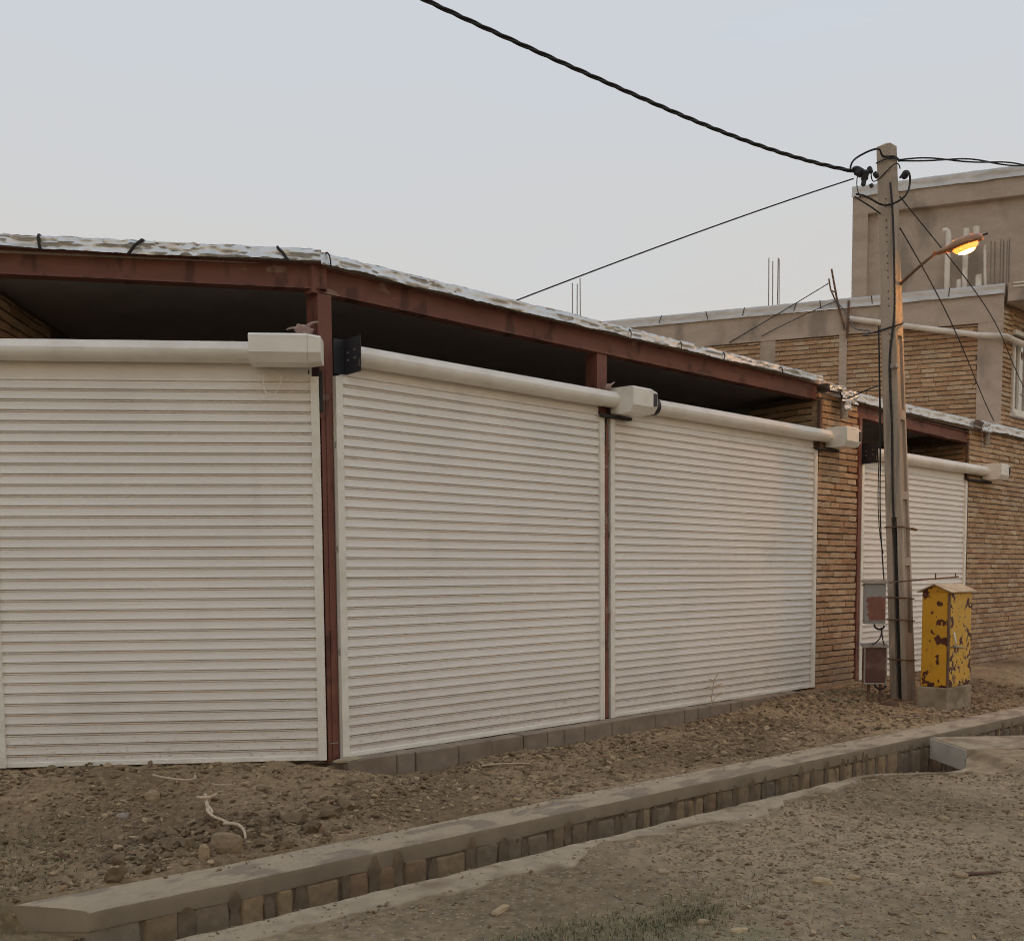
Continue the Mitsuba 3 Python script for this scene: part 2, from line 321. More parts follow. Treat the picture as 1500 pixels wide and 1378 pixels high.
def road_sheet():
    U, V = np.meshgrid(us, vr, indexing='ij'); O = -V + edge_o(U) * np.where(np.abs(U) < 1e6, 1, 1)
    P = FK.o + U[..., None] * FK.e + O[..., None] * FK.n; P[..., 2] = np.where(-V < .011, -0.75, road_z(P[..., 0], P[..., 1]))
    n, m = len(us), len(vr); i, j = np.meshgrid(np.arange(n - 1), np.arange(m - 1), indexing='ij'); a = i * m + j
    q = np.stack([a, a + m, a + m + 1, a + 1], -1).reshape(-1, 4)
    t = trimesh.Trimesh(P.reshape(-1, 3), np.vstack([q[:, [0, 1, 2]], q[:, [0, 2, 3]]]), process=False)
    if t.face_normals[:, 2].mean() < 0: t.invert()
    return t
tag(add('road', road_sheet(), 'm_road', smooth=35), kind='structure')
def bed_z(x, y):
    u, o = FK.coords(np.stack([x, y, 0 * x], -1)); return -0.52 + 0.05 * fb(x, y, 3) + .38 * sm(.25, -.15, u)
tag(add('ditch_bed', sheet(np.r_[np.arange(-12, -.5, .5), np.arange(-.5, 1, .04), np.arange(1, 40, .3)], np.linspace(-1.15, 0.12, 14), bed_z), 'm_earth', smooth=True), kind='structure')

# ditch wall: rendered cap on a row of stones with mortar running down the joints
dw = thing('ditch_wall', 'low roadside ditch wall of upright stones under a grey concrete cap', 'ditch wall')
def cap_mesh():
    us = np.concatenate([np.arange(0, 12, 0.06), np.arange(12, 40, 0.4)])
    prof = [(0.006, -0.040), (0.010, 0.03), (0.006, 0.056), (-0.006, 0.063), (-0.12, 0.064), (-0.27, 0.060), (-0.375, 0.050), (-0.40, 0.02), (-0.40, -0.09)]
    V = []
    for u in us:
        for o, z in prof:
            j = 0.010 * (meshkit.fbm(np.array([u * 5, o * 7, z * 9]), 3, 4) - 0.5) + 0.012 * (meshkit.fbm(np.array([u * 1.1, 0.0, 3.0]), 2, 6) - 0.5)
            k = max(0.0, 1 - u / 0.3) if u < 0.3 else 0
            V.append((u - 0.21 / 0.31 * min(max(-o, 0), 0.40) * k * 1.0, o + j * 1.4 + (0.03 * (meshkit.fbm(np.array([u * 2.2, 9.0, 1.0]), 3, 5) - 0.5) if o < -0.3 else 0), z + j * (1 if z > 0 else 2.2)))
    m, n = len(us), len(prof); F = []
    for i in range(m - 1):
        for k in range(n - 1):
            a = i * n + k; F += [[a, a + n, a + n + 1], [a, a + n + 1, a + 1]]
    F += [[0, k + 1, k] for k in range(1, n - 1)]
    t = trimesh.Trimesh(np.array(V), np.array(F), process=False); t = FK.put(t)
    if t.face_normals[:, 2].sum() < 0: t.invert()
    return t
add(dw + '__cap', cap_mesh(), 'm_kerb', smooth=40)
core = extrude_profile([(-0.012, -0.62), (-0.012, -0.036), (-0.39, -0.036), (-0.39, -0.62)], 0.01, 40)
core.vertices[:, 0] -= np.where(core.vertices[:, 0] < 1, 0.21 / 0.31 * np.clip(-core.vertices[:, 1], 0, .4), 0)
add(dw + '__backing', FK.put(core), 'm_drip')
u = 0.27; stones = []
while u < 11.8:
    w = rng.uniform(0.10, 0.235) * (1 if u < 4 else .85); stones.append((u, w)); u += w + rng.uniform(0.045, 0.085) * (1 if u < 4 else .8)
def stone_mesh(w, h, d):
    m = trimesh.creation.box((w, d, h)); m = bevel(m, 0.018).subdivide()
    m.vertices = m.vertices + 0.016 * (np.stack([meshkit.fbm(m.vertices * 14 + s * 7.7 + rng.uniform(0, 50), 3) for s in range(3)], -1) - 0.5) * 1.6
    return m
for u, w in stones:
    top = -0.036 - rng.uniform(0.0, 0.035)
    m = stone_mesh(w, 0.46, 0.05); m.apply_translation((u + w / 2, -0.020, top - 0.23 + 0.004))
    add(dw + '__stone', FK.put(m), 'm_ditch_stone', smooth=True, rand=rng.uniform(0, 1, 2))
dr_ = []
for (u, w), (u2, _) in zip(stones, stones[1:]):
    for c, ww in ((0.5 * (u + w + u2), 1.0),) + (((u + w * rng.uniform(0.3, 0.7), 0.6),) if rng.random() < 0.25 else ()):
        hi = min(rng.normal(-0.015, 0.03), .04); hw = (0.5 * (u2 - u - w) + rng.uniform(0.002, 0.022)) if ww == 1 else rng.uniform(.014, .028)
        V, F = [], []
        zz = np.linspace(-0.5, hi, 14); lean = rng.uniform(-.02, .02); sd = rng.uniform(0, 90); fl_ = rng.uniform(.80, .93)
        for i, z in enumerate(zz):
            t = i / 13; k = hw * (math.sqrt(max(0.06, 1 - ((t - fl_) / (1 - fl_)) ** 2)) if t > fl_ else 1) * (0.45 + 1.1 * meshkit.fbm(np.array([z * 16, sd, 0.0]), 2, 3))
            cx = c + lean * t + 0.02 * (meshkit.fbm(np.array([z * 9, sd, 5.0]), 2, 4) - .5); oo = 0.014 if z > -0.05 else 0.002
            V += [(cx - k, oo - .02, z), (cx - k * 0.75, oo + 0.001, z), (cx + k * 0.75, oo + 0.002, z), (cx + k, oo - .02, z)]
            if i:
                for q in range(3):
                    a = (i - 1) * 4 + q; F += [[a, a + 1, a + 5], [a, a + 5, a + 4]]
        a = 52; F += [[a, a + 1, a + 2], [a, a + 2, a + 3]]
        dr_.append(trimesh.Trimesh(np.array(V), np.array(F), process=False))
eb = bevel(box(0.004, 0.255, -.34, .001, -.6, -.034), .01).subdivide().subdivide(); eb.vertices[:, 0] -= np.where(eb.vertices[:, 0] < .15, 0.21 / 0.31 * np.clip(-eb.vertices[:, 1], 0, .4), 0); eb.vertices = eb.vertices + .014 * (meshkit.fbm(eb.vertices * 11, 3)[:, None] - .5)
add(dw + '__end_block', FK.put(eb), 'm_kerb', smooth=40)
tag(add(dw + '__mortar_drip', FK.put(cat(dr_)), 'm_drip', smooth=30), kind='stuff')

# pale concrete strip on the road side of the ditch
def ledge():
    us = np.arange(-1.2, 7.05, 0.04); V, F = [], []
    for u in us:
        n1 = meshkit.fbm(np.array([u * 1.6, 2.0, 0.0]), 4, 11); n2 = meshkit.fbm(np.array([u * 6, 5.0, 0.0]), 3, 12)
        wdt = np.clip(0.17 + 0.5 * (n1 - 0.42) + 0.09 * (n2 - .5) + 0.06 * max(0, 1.5 - u), 0.04, 0.42) * (.25 + .75 * sm(6.6, 5.6, u)) + .03
        i0 = edge_o(u) - 0.012 + 0.03 * (n2 - 0.5)
        for k, (o, z) in enumerate(((i0, -0.20), (i0 + 0.002, -0.008), (i0 + 0.02, 0.003), (i0 + wdt * .5, 0.008), (i0 + wdt * 0.9, 0.002), (i0 + wdt, -0.05))):
            z2 = z + (0.012 * (meshkit.fbm(np.array([u * 9, o * 14, 0]), 3, 13) - 0.5) if 0 < k < 5 else 0)
            V.append((u, o, z2))
    n = 6
    for i in range(len(us) - 1):
        for k in range(n - 1):
            a = i * n + k; F += [[a, a + n, a + n + 1], [a, a + n + 1, a + 1]]
    t = FK.put(trimesh.Trimesh(np.array(V), np.array(F), process=False))
    if t.face_normals[:, 2].sum() < 0: t.invert()
    return t
tag(add('concrete_edging', ledge(), 'm_ledge', smooth=40), 'thin ragged strip of pale concrete along the road side of the ditch', 'edging')

# slab over the ditch
e1 = np.array([0.78, -0.62]); e2 = np.array([-0.62, -0.78])
FSl = Frame((9.735, 4.445), e1)
cs = thing('culvert_slab', 'grey concrete slab bridging the ditch at an angle to its wall', 'slab')
sl = bevel(box(0, 1.55, 0, 0.70, -0.145, 0.062), 0.008)
add(cs + '__slab', FSl.put(sl), 'm_ledge')
add(cs + '__end_form', FSl.put(box(-0.012, -0.001, 0.01, 0.69, -0.15, 0.050)), 'm_slab_end')

bsdf('m_slab_end', grain((0.46, 0.43, 0.38), 0.2, 6), 0.7)
# loose pieces: chips, clods and pebbles
def chip_mesh(kind):
    m = trimesh.creation.icosphere(subdivisions=0 if kind < 2 else 1)
    v = m.vertices * (1 + 0.35 * rng.uniform(-1, 1, (len(m.vertices), 1)))
    s = ((1, 0.75, 0.5), (1, 0.5, 0.28), (1, 0.8, 0.62))[kind] * rng.uniform(0.8, 1.2, 3)
    return v * s, np.array(m.faces)
protos = [chip_mesh(k) for k in (0, 0, 1, 1, 1, 2)]
def scatter(n, where, size, zf, sink=0.35, flat=0.35, kinds=(0, 1, 2, 3, 4)):
    VV, FF, UU, at = [], [], [], 0
    pts = where(n)
    zs = zf(pts[:, 0], pts[:, 1]); szs = size(pts)
    for (x, y), z, s in zip(pts, zs, szs):
        v, f = protos[kinds[rng.integers(len(kinds))]]
        a = rng.uniform(0, 2 * np.pi); t1, t2 = rng.normal(0, flat, 2)
        R = trimesh.transformations.euler_matrix(t1, t2, a)[:3, :3]
        w = (v * s) @ R.T
        w = w + (x, y, z - w[:, 2].min() * (1 - sink) * 0.5)
        VV.append(w); FF.append(f + at); at += len(w); UU.append(np.tile(rng.uniform(0, 1, 2), (len(w), 1)))
    return trimesh.Trimesh(np.vstack(VV), np.vstack(FF), process=False), np.vstack(UU)
def in_view(P, m=0.15):
    q = np.c_[P, np.zeros(len(P))] - EYE; z = q @ FW; x = q @ RT
    return (z > 1.5) & (np.abs(x / z) < 0.517 + m)
def yard_pts(n):
    out = []
    while len(out) < n:
        u = rng.uniform(-1.2, 13, n * 2); v = rng.uniform(0.33, 3.6, n * 2)
        P = (FK.o + u[:, None] * FK.e - v[:, None] * FK.n)[:, :2]
        _, dA = FA.coords(np.c_[P, 0 * u])
        dens = 0.30 + 0.70 * sm(0.40, 0.62, meshkit.fbm(np.c_[P * 1.3, 0 * u], 3, 21)) + 0.35 * sm(4.4, 3, P[:, 0]) * sm(1.6, 1.1, v)
        ok = in_view(P) & ((P[:, 1] < 6.80) | (P[:, 0] < 4.4)) & ((dA > 0.03) | (P[:, 0] > 4.4)) & (rng.random(len(u)) < dens) & ((v > 0.44) | (rng.random(len(u)) < 0.12)) & (rng.random(len(u)) < np.clip(6.5 / np.hypot(P[:, 0], P[:, 1]), 0.3, 1))
        out += P[ok].tolist()
    return np.array(out[:n])
def road_pts(n):
    out = []
    while len(out) < n:
        u = rng.uniform(-0.6, 14, n * 2); o = rng.uniform(0.55, 3.6, n * 2)
        P = (FK.o + u[:, None] * FK.e + o[:, None] * FK.n)[:, :2]
        dens = 0.25 + 0.75 * sm(0.40, 0.62, meshkit.fbm(np.c_[P * 0.9, 0 * u], 3, 31))
        ok = in_view(P, 0.05) & (o > edge_o(u) + .05) & (u < 7.0) | (in_view(P, .05) & (o > 1.15)); ok = ok & (rng.random(len(u)) < dens) & (rng.random(len(u)) < np.clip(4.5 / np.hypot(P[:, 0], P[:, 1]), 0.25, 1)) & (np.hypot(P[:, 0], P[:, 1]) > 2.6)
        out += P[ok].tolist()
    return np.array(out[:n])
def yard_sizes(P): return np.clip(rng.lognormal(-4.70, 0.62, len(P)) * np.clip(np.hypot(P[:, 0], P[:, 1]) / 6.5, .9, 1.7), 0.004, 0.055)
m, uvs = scatter(19000, yard_pts, yard_sizes, yard_z, flat=0.28, kinds=(0, 1, 2, 3, 3, 4))
tag(add('rubble', m, 'm_chip', rand=uvs), 'loose brown chips, clods and bits scattered over the dirt before the shutters', 'rubble', kind='stuff')
m, uvs = scatter(16000, road_pts, lambda P: np.clip(rng.lognormal(-5.1, 0.5, len(P)) * np.clip(np.hypot(P[:, 0], P[:, 1]) / 5.5, .8, 1.6), 0.003, 0.03), road_z, flat=0.25)
tag(add('gravel', m, 'm_chip', rand=uvs), 'loose gravel and flakes strewn over the dirt road', 'gravel', kind='stuff')
m, uvs = scatter(1900, yard_pts, lambda P: np.clip(rng.lognormal(-3.95, 0.4, len(P)), 0.010, 0.05), yard_z, sink=-.2, flat=0.30, kinds=(2, 3, 4, 1))
tag(add('flakes', m, 'm_chip', rand=uvs), 'larger flat flakes of plaster and dry mud lying over the dirt strip', 'rubble', kind='stuff')
m, uvs = scatter(900, road_pts, lambda P: np.clip(rng.lognormal(-4.3, 0.4, len(P)), 0.008, 0.032), road_z, sink=-.1, flat=0.22, kinds=(2, 3, 4))
tag(add('road_flakes', m, 'm_chip', rand=uvs), 'flat stone flakes lying over the gravel road', 'gravel', kind='stuff')
def heap_pts(n):
    P = np.c_[rng.normal(2.60, 0.48, n * 3), rng.normal(5.70, 0.26, n * 3)]
    u, o = FK.coords(np.c_[P, 0 * P[:, :1]]); return P[(-o > 0.42)][:n]
m, uvs = scatter(260, heap_pts, lambda P: np.clip(rng.lognormal(-3.55, 0.45, len(P)), 0.012, 0.075), yard_z, flat=0.5, kinds=(0, 1, 5))
uvs[:, 0] *= 0.45
tag(add('clod_heap', m, 'm_chip', rand=uvs), 'heap of broken brown earth clods just behind the ditch wall', 'earth heap', kind='stuff')
def cap_pts(n):
    u = rng.uniform(-.1, 12.5, n * 3); v = .40 - np.abs(rng.normal(0, .10, n * 3)); v[::4] = rng.uniform(.02, .4, len(v[::4])); P = (FK.o + u[:, None] * FK.e - v[:, None] * FK.n)[:, :2]
    return P[(v > .01) & (rng.random(n * 3) < .25 + .75 * sm(.4, .6, meshkit.fbm(np.c_[P * 1.5, 0 * u], 3, 61)))][:n]
m, uvs = scatter(800, cap_pts, lambda P: np.clip(rng.lognormal(-5.0, .5, len(P)), .003, .022), lambda x, y: 0 * x + .060, sink=0, flat=.25)
uvs[:, 0] = .3 + .6 * uvs[:, 0]
tag(add('kerb_grit', m, 'm_chip', rand=uvs), 'crumbs of dirt lying on the top of the ditch wall', 'rubble', kind='stuff')
def edging_pts(n):
    u = rng.uniform(-.5, 6.8, n * 3); o = edge_o(u) + rng.uniform(.0, .30, n * 3); P = (FK.o + u[:, None] * FK.e + o[:, None] * FK.n)[:, :2]
    return P[rng.random(n * 3) < .2 + .8 * sm(.4, .6, meshkit.fbm(np.c_[P * 1.7, 0 * u], 3, 71))][:n]
m, uvs = scatter(800, edging_pts, lambda P: np.clip(rng.lognormal(-4.9, .5, len(P)), .003, .022), lambda x, y: 0 * x + .004, sink=0, flat=.25)
uvs[:, 0] = .3 + .6 * uvs[:, 0]
tag(add('edging_grit', m, 'm_chip', rand=uvs), 'crumbs of dirt lying on the pale concrete strip by the ditch', 'rubble', kind='stuff')
def blob(x, y, s, zf, rnd, key, label, c, mat='m_chip', group=None, lift=0.3, fl=(1, .8, .55), ang=None, sub=2):
    m = trimesh.creation.icosphere(subdivisions=sub); v = np.sign(m.vertices) * np.abs(m.vertices) ** 0.75
    sd = rng.uniform(0, 99)
    v = v * (0.75 + 0.6 * meshkit.fbm(m.vertices * 1.6 + sd, 3)[:, None]) * np.array(fl) * s
    m = trimesh.Trimesh(v, m.faces, process=False); m.apply_transform(trimesh.transformations.rotation_matrix(rng.uniform(0, 6) if ang is None else ang, (0, 0, 1)))
    m.apply_translation((x, y, float(zf(np.array([x]), np.array([y]))[0]) + lift * s * fl[2]))
    k = numbered(key); add(k, m, mat, rand=np.array(rnd), num=False); tag(k, label, c, group)
blob(2.85, 7.02, .060, yard_z, (.75, .4), 'stone', 'pale rounded stone lying on the dirt below the first shutter', 'stone', fl=(.8, .8, .9))
blob(2.53, 6.74, .045, yard_z, (.5, .4), 'stone', 'greyish blue stone at the left of the dirt slope', 'stone', mat='m_pole', fl=(1, .8, .6))
blob(2.66, 5.47, .095, yard_z, (.55, .3), 'stone', 'large flat faced earth clod at the foot of the heap', 'clod', fl=(1, .55, .75), ang=-.7)
blob(2.50, 5.43, .055, yard_z, (.78, .3), 'stone', 'small pale upright chunk beside the large flat clod', 'stone', fl=(.55, .6, 1.1))
blob(4.88, 2.82, .045, road_z, (.95, .3), 'stone', 'smooth pale stone lying alone on the gravel road right of the grass', 'stone', fl=(1.1, .8, .5))
blob(3.95, 2.72, .04, road_z, (1, .3), 'stone', 'flat whitish stone near the right end of the grass', 'stone', fl=(1.2, .6, .35))
blob(3.30, 3.72, .050, road_z, (.9, .3), 'stone', 'pale flat flake between the grass and the concrete strip', 'stone', fl=(1.5, .5, .3))
blob(5.58, 2.36, .04, road_z, (.8, .3), 'stone', 'light stone on the road behind the dark stick', 'stone', fl=(1, .8, .5))
for x, y, s, w in ((5.35, 6.62, .04, 'close to the plinth under the second shutter'), (5.75, 6.2, .035, 'halfway down the dirt below the second shutter'), (6.9, 6.5, .05, 'below the right part of the second shutter'), (4.7, 6.5, .035, 'in front of the left end of the block plinth'), (3.9, 6.15, .04, 'below the right rail of the first shutter'),
                  (4.35, 5.75, .035, 'midway between the corner post and the ditch wall'), (8.2, 6.25, .05, 'below the left end of the third shutter'), (9.4, 6.0, .045, 'below the dry weed at the third shutter'), (8.9, 5.5, .04, 'beside the ditch wall below the third shutter'), (10.2, 5.6, .05, 'below the right end of the third shutter'), (3.5, 6.6, .04, 'just under the right half of the first shutter'), (6.2, 5.6, .035, 'near the ditch wall below the second shutter')):
    blob(x, y, s, yard_z, (rng.uniform(.5, .95), .3), 'rubble_lump', 'light lump of rubble ' + w, 'rubble lump', sub=1)
for x, y, s, w in ((4.4, 3.55, .035, 'beside the concrete strip left of the middle'), (5.6, 3.3, .04, 'between the concrete strip and the smooth pale stone'), (6.8, 3.0, .045, 'beyond the smooth pale stone'), (8.6, 2.9, .05, 'in the right half of the road'), (7.2, 3.6, .04, 'short of the end of the concrete strip'), (3.9, 2.9, .03, 'at the upper edge of the grass'),
                  (5.1, 2.75, .035, 'right behind the grass'), (6.3, 2.0, .04, 'right of the grass towards the bottom'), (8.3, 3.6, .04, 'before the culvert slab'), (9.8, 2.6, .05, 'farthest right, level with the culvert slab')):
    blob(x, y, s, road_z, (rng.uniform(.5, .95), .3), 'road_stone', 'small loose stone on the road ' + w, 'stone', sub=1, fl=(1, .8, .45))
def sticks(key, pts, rad, label, mat='m_twig', c='twig', group=None):
    k = numbered(key); m = cat([tube(spline(p, 14), np.linspace(rad, rad * .55, 14), 6) for p in pts]); add(k, m, mat, smooth=True, num=False); tag(k, label, c, group)
yz = lambda x, y, h=0.0: (x, y, float(yard_z(np.array([x]), np.array([y]))[0]) + h)
rz = lambda x, y, h=0.0: (x, y, float(road_z(np.array([x]), np.array([y]))[0]) + h)
sticks('root', [[yz(3.06, 6.60, .07), yz(2.95, 6.33, .06), yz(2.85, 6.10, .05), yz(2.79, 5.92, .05), yz(2.77, 5.78, .05), yz(2.80, 5.70, .05)], [yz(2.96, 6.36, .07), yz(2.93, 6.24, .06), yz(2.86, 6.08, .05)], [yz(2.98, 6.55, .07), yz(3.02, 6.50, .07), yz(3.12, 6.54, .08)], [yz(2.77, 5.72, .05), yz(2.82, 5.64, .05), yz(2.80, 5.50, .04)]], 0.014, 'pale forked piece of dry root lying down the dirt heap', c='root')
sticks('dry_stick', [[yz(3.02, 7.40, .04), yz(3.10, 7.16, .04), yz(3.17, 7.10, .05), yz(3.26, 7.20, .04)]], 0.010, 'bent pale stick lying under the middle of the first shutter', c='stick')
sticks('dry_stick', [[yz(3.28, 6.96, .03), yz(3.34, 6.90, .03), yz(3.40, 6.82, .03)]], 0.007, 'thin straight stick lying right of the pale root', c='stick')
sticks('dry_stick', [[yz(5.6, 6.55, .02), yz(5.8, 6.42, .03), yz(5.95, 6.30, .02)]], 0.010, 'pale stick lying near the block plinth under the second shutter', c='stick')
sticks('dry_stick', [[rz(5.60, 2.34, .015), rz(5.67, 2.27, .015), rz(5.74, 2.20, .015)]], 0.012, 'dark stick lying at the right side of the road', mat='m_rusty', c='stick')
def blades(n, where, zf, h0, h1, key, label):
    VV, FF, UU, at = [], [], [], 0
    P = where(n); zs = zf(P[:, 0], P[:, 1])
    for (x, y), z in zip(P, zs):
        h = rng.uniform(h0, h1); a = rng.uniform(0, 6.28); l = rng.uniform(.2, 1.0) * h; w = rng.uniform(.0015, .0035)
        d = np.array([math.cos(a), math.sin(a), 0]); s = np.array([-d[1], d[0], 0]) * w; b = np.array([x, y, z - .005])
        p1 = b + d * l * .35 + (0, 0, h * .65); p2 = b + d * l + (0, 0, h * .9)
        VV += [b - s, b + s, p1 - s * .8, p1 + s * .8, p2]; FF += [[at, at + 1, at + 3], [at, at + 3, at + 2], [at + 2, at + 3, at + 4]]; at += 5
        UU += [rng.uniform(0, 1, 2)] * 5
    tag(add(key, trimesh.Trimesh(np.array(VV), np.array(FF), process=False), 'm_grass', rand=np.array(UU)), label, 'grass', kind='stuff')
def grass_pts(n):
    c = np.array([(3.98, 2.98, .10, .07), (3.72, 3.02, .13, .08), (3.40, 3.12, .16, .10), (3.15, 3.28, .16, .07), (3.55, 2.95, .25, .12), (2.95, 3.30, .2, .1), (4.2, 3.1, .3, .14), (3.3, 3.0, .45, .2)]); k = c[rng.integers(0, len(c), n)]
    return np.c_[rng.normal(k[:, 0], k[:, 2]), rng.normal(k[:, 1], k[:, 3])]
blades(3000, grass_pts, road_z, .008, .045, 'grass', 'short grey green grass growing on the road at the bottom of the view')
def weed_pts(n):
    P = np.c_[rng.normal(1.45, .42, n * 2), rng.normal(6.3, .65, n * 2)]; _, dA = FA.coords(np.c_[P, 0 * P[:, :1]])
    return P[dA > .08][:n]
blades(2200, weed_pts, yard_z, .01, .05, 'weeds', 'sparse low weeds over the dirt below the left end of the first shutter')

# ------------------------------------------------------------------ bricks
PITCH_B = 0.084
def lay_bricks(fr, a0, a1, z0, z1, off, keep=lambda a, z, w: True, depth=0.10, gap=0.020, rough=0.0055, bl=0.225):
    """[(mesh, centre)] of a running bond laid in the plane fr, faces at 'off'"""
    out = []; k = 0; z = z0
    while z < z1 - 0.02:
        h = min(PITCH_B, z1 - z) - gap + rng.uniform(-0.003, 0.003)
        a = a0 - (bl / 2 if k % 2 else 0) - rng.uniform(0, 0.02)
        while a < a1 - 0.02:
            w = bl + rng.uniform(-0.012, 0.012); l, r = max(a, a0), min(a + w - 0.004, a1)
            if r - l > 0.03 and keep((l + r) / 2, z + h / 2, r - l):
                m = trimesh.creation.box((r - l, depth, h)); m.vertices = m.vertices + r_(rough, m.vertices.shape)
                tilt = rng.normal(0, 0.013); o = off - depth / 2 + rng.uniform(-0.007, 0.006)
                m.apply_transform(trimesh.transformations.rotation_matrix(tilt, (0, 1, 0))); m.apply_translation(((l + r) / 2, o, z + h / 2))
                m = fr.put(m); out.append((m, m.vertices.mean(0)))
            a += w
        z += PITCH_B; k += 1
    return out
def add_bricks(holder, bricks, limit=300):
    def inframe(c):
        q = c - EYE; z = q @ FW; return z > .5 and abs((q @ RT) / z) < .53
    bricks = sorted(bricks, key=lambda b: -(pxarea(b[1]) + (10 if inframe(b[1]) else 0)))
    for m, _ in bricks[:limit]: add(holder + '__brick', m, 'm_brick', rand=rng.uniform(0, 1, 2))
    rest = bricks[limit:]
    if rest:
        uv = np.vstack([np.tile(rng.uniform(0, 1, 2), (len(m.vertices), 1)) for m, _ in rest])
        tag(add(holder + '__far_bricks', cat([m for m, _ in rest]), 'm_brick', rand=uv), kind='stuff')

def foil_strip(fr, a0, a1, ztop, zbot, off=0.03, back=0.35, amp=0.022, seed=0, step=0.028, ztop1=None, zbot1=None):
    """crumpled sheet lying back over a roof edge and hanging down in front of it"""
    us = np.arange(a0, a1 + step / 2, step); V, F = [], []
    ztop1, zbot1 = ztop if ztop1 is None else ztop1, zbot if zbot1 is None else zbot1
    rows = [(-back, .0, 0), (-back * .5, .0, 0), (-.09, 0, .4), (-.04, .0, .6), (-.005, -.006, .8)] + [(0.012, None, t) for t in np.linspace(0.12, 1, 7)]
    for u in us:
        k = (u - a0) / max(a1 - a0, 1e-6); zt, zb = ztop + (ztop1 - ztop) * k, zbot + (zbot1 - zbot) * k
        for r, (o, z, t) in enumerate(rows):
            zz = zt + z if z is not None else zt - (zt - zb) * t
            p = np.array([u * 3.2, t * 1.0 + r * .12, seed * 3.1])
            c = 1 - 4 * abs(meshkit.fbm(p + 0.35 * meshkit.noise(p * 2 + 3, seed), 2, seed) - 0.5); c2 = 1 - 4 * abs(meshkit.noise(p * np.array([3.1, 2.6, 1]) + 7, seed) - 0.5)
            a = amp * (0.3 if r < 2 else 1.0)
            jit = rng.uniform(-1, 1, 3) * np.array([.003, .0005, .002])
            wob = 0.026 * (meshkit.fbm(np.array([u * 2.3, 4.0, seed]), 3, seed + 2) - .5) * (t > .95)
            V.append((u + jit[0], off + o + a * (c * .85 + c2 * .55 + .30 * (1 - 4 * abs(meshkit.noise(p * np.array([8.1, 5.2, 1]) + 3, seed) - .5))) + jit[1] + (.012 * t if t > .8 else 0), zz + jit[2] + (a * .3 * c2 if z is not None else 0) + wob))
    n = len(rows)
    for i in range(len(us) - 1):
        for k in range(n - 1):
            a = i * n + k
            F += [[a, a + n, a + n + 1], [a, a + n + 1, a + 1]] if (i + k) % 2 else [[a, a + n, a + 1], [a + n, a + n + 1, a + 1]]
    return fr.put(trimesh.Trimesh(np.array(V), np.array(F), process=False))

# ------------------------------------------------------------------ the three shops
sb = thing('shop_building', 'long low unfinished shop building with red steel frame and silver foil roof edge', 'building')
# beams: I-section with a lower lip
def beam(fr, a0, a1, zb0, zb1, h=0.205, off=-0.04):
    prof = lambda zb: [(off, zb), (off, zb + 0.012), (off - 0.035, zb + 0.018), (off - 0.035, zb + h - 0.016), (off, zb + h - 0.012), (off, zb + h), (off - 0.12, zb + h), (off - 0.12, zb)]
    m = extrude_profile(prof(zb0), a0, a1); n = 8
    m.vertices[n:, 2] += zb1 - zb0; return fr.put(m)
add(sb + '__beam', beam(FA, -3.2, 0.055, 4.108, 4.014, 0.20), 'm_oxide')
add(sb + '__beam', beam(FB, 4.37, 11.93, 3.992, 3.992, 0.205), 'm_oxide')
add(sb + '__corner_plate', cat([FB.box(4.30, 4.372, -.17, -.052, 3.985, 4.2)]), 'm_oxide')
def ibeam_post(fr, a0, a1, o0, o1, z0, z1):
    t = 0.012; am = (a0 + a1) / 2
    return fr.put(cat([box(a0, a1, o1 - t, o1, z0, z1), box(a0, a1, o0, o0 + t, z0, z1), box(am - .005, am + .005, o0 + t, o1 - t, z0, z1)]))
add(sb + '__post', cat([FB.box(4.36, 4.466, -.25, -.055, .17, 3.99), FB.box(4.348, 4.474, -.065, -.052, 3.0, 3.99), FB.box(4.40, 4.455, -.052, -.045, .2, 3.4)]), 'm_oxide')
add(sb + '__post', cat([FB.box(7.66, 7.81, -.075, -.063, .17, 3.99), FB.box(7.655, 7.668, -.22, -.075, .17, 3.99), FB.box(7.66, 7.81, -.22, -.21, .17, 3.99), FB.box(7.703, 7.768, -.063, -.008, .205, 3.26)]), 'm_oxide')
# weld straps on the posts
add(sb + '__strap', FB.box(4.36, 4.53, -.052, -.040, .325, .332), 'm_steel')
for x in (1.05, 1.9, 2.75):
    add(sb + '__weld_tab', bevel(FB.box(4.47, 4.515, -.05, -.01, x, x + .07), .006), 'm_rusty')
    add(sb + '__weld_tab', bevel(FB.box(7.765, 7.795, -.05, -.01, x + .2, x + .26), .006), 'm_rusty')
# roof slab, ceiling, interior walls
from shapely.geometry import Polygon
A_L = FA.pt(-3.2, -0.06, 0)[:2]; A_C = FA.pt(0.03, -0.06, 0)[:2]
foot = Polygon([A_L, A_C, (4.40, 7.06), (11.98, 7.06), (12.6, 7.15), (12.6, 10.6), (FA.pt(-3.2, 0, 0)[0], 10.6)])
slab = trimesh.creation.extrude_polygon(foot, 0.07, engine='earcut'); slab.apply_translation((0, 0, 4.205))
slab.vertices[:, 2] += 0.062 * np.clip((4.3 - slab.vertices[:, 0]) / 2.5, 0, 1.05)
add(sb + '__roof', slab, 'm_concrete')
ceil = trimesh.creation.extrude_polygon(foot.buffer(-0.08), 0.02, engine='earcut'); ceil.apply_translation((0, 0, 4.13))
add(sb + '__ceiling', ceil, 'm_interior')
add(sb + '__back_wall', box(-4, 12.7, 10.45, 10.6, 0, 4.203), 'm_interior')
add(sb + '__floor', trimesh.creation.extrude_polygon(foot.buffer(-0.08), 0.02, engine='earcut').apply_translation((0, 0, 0.15)), 'm_interior')
lw = sb + '__side_wall'
add(lw, FA.box(-2.95, -2.70, -5.2, -0.05, 0, 4.203), 'm_mortar', num=False)
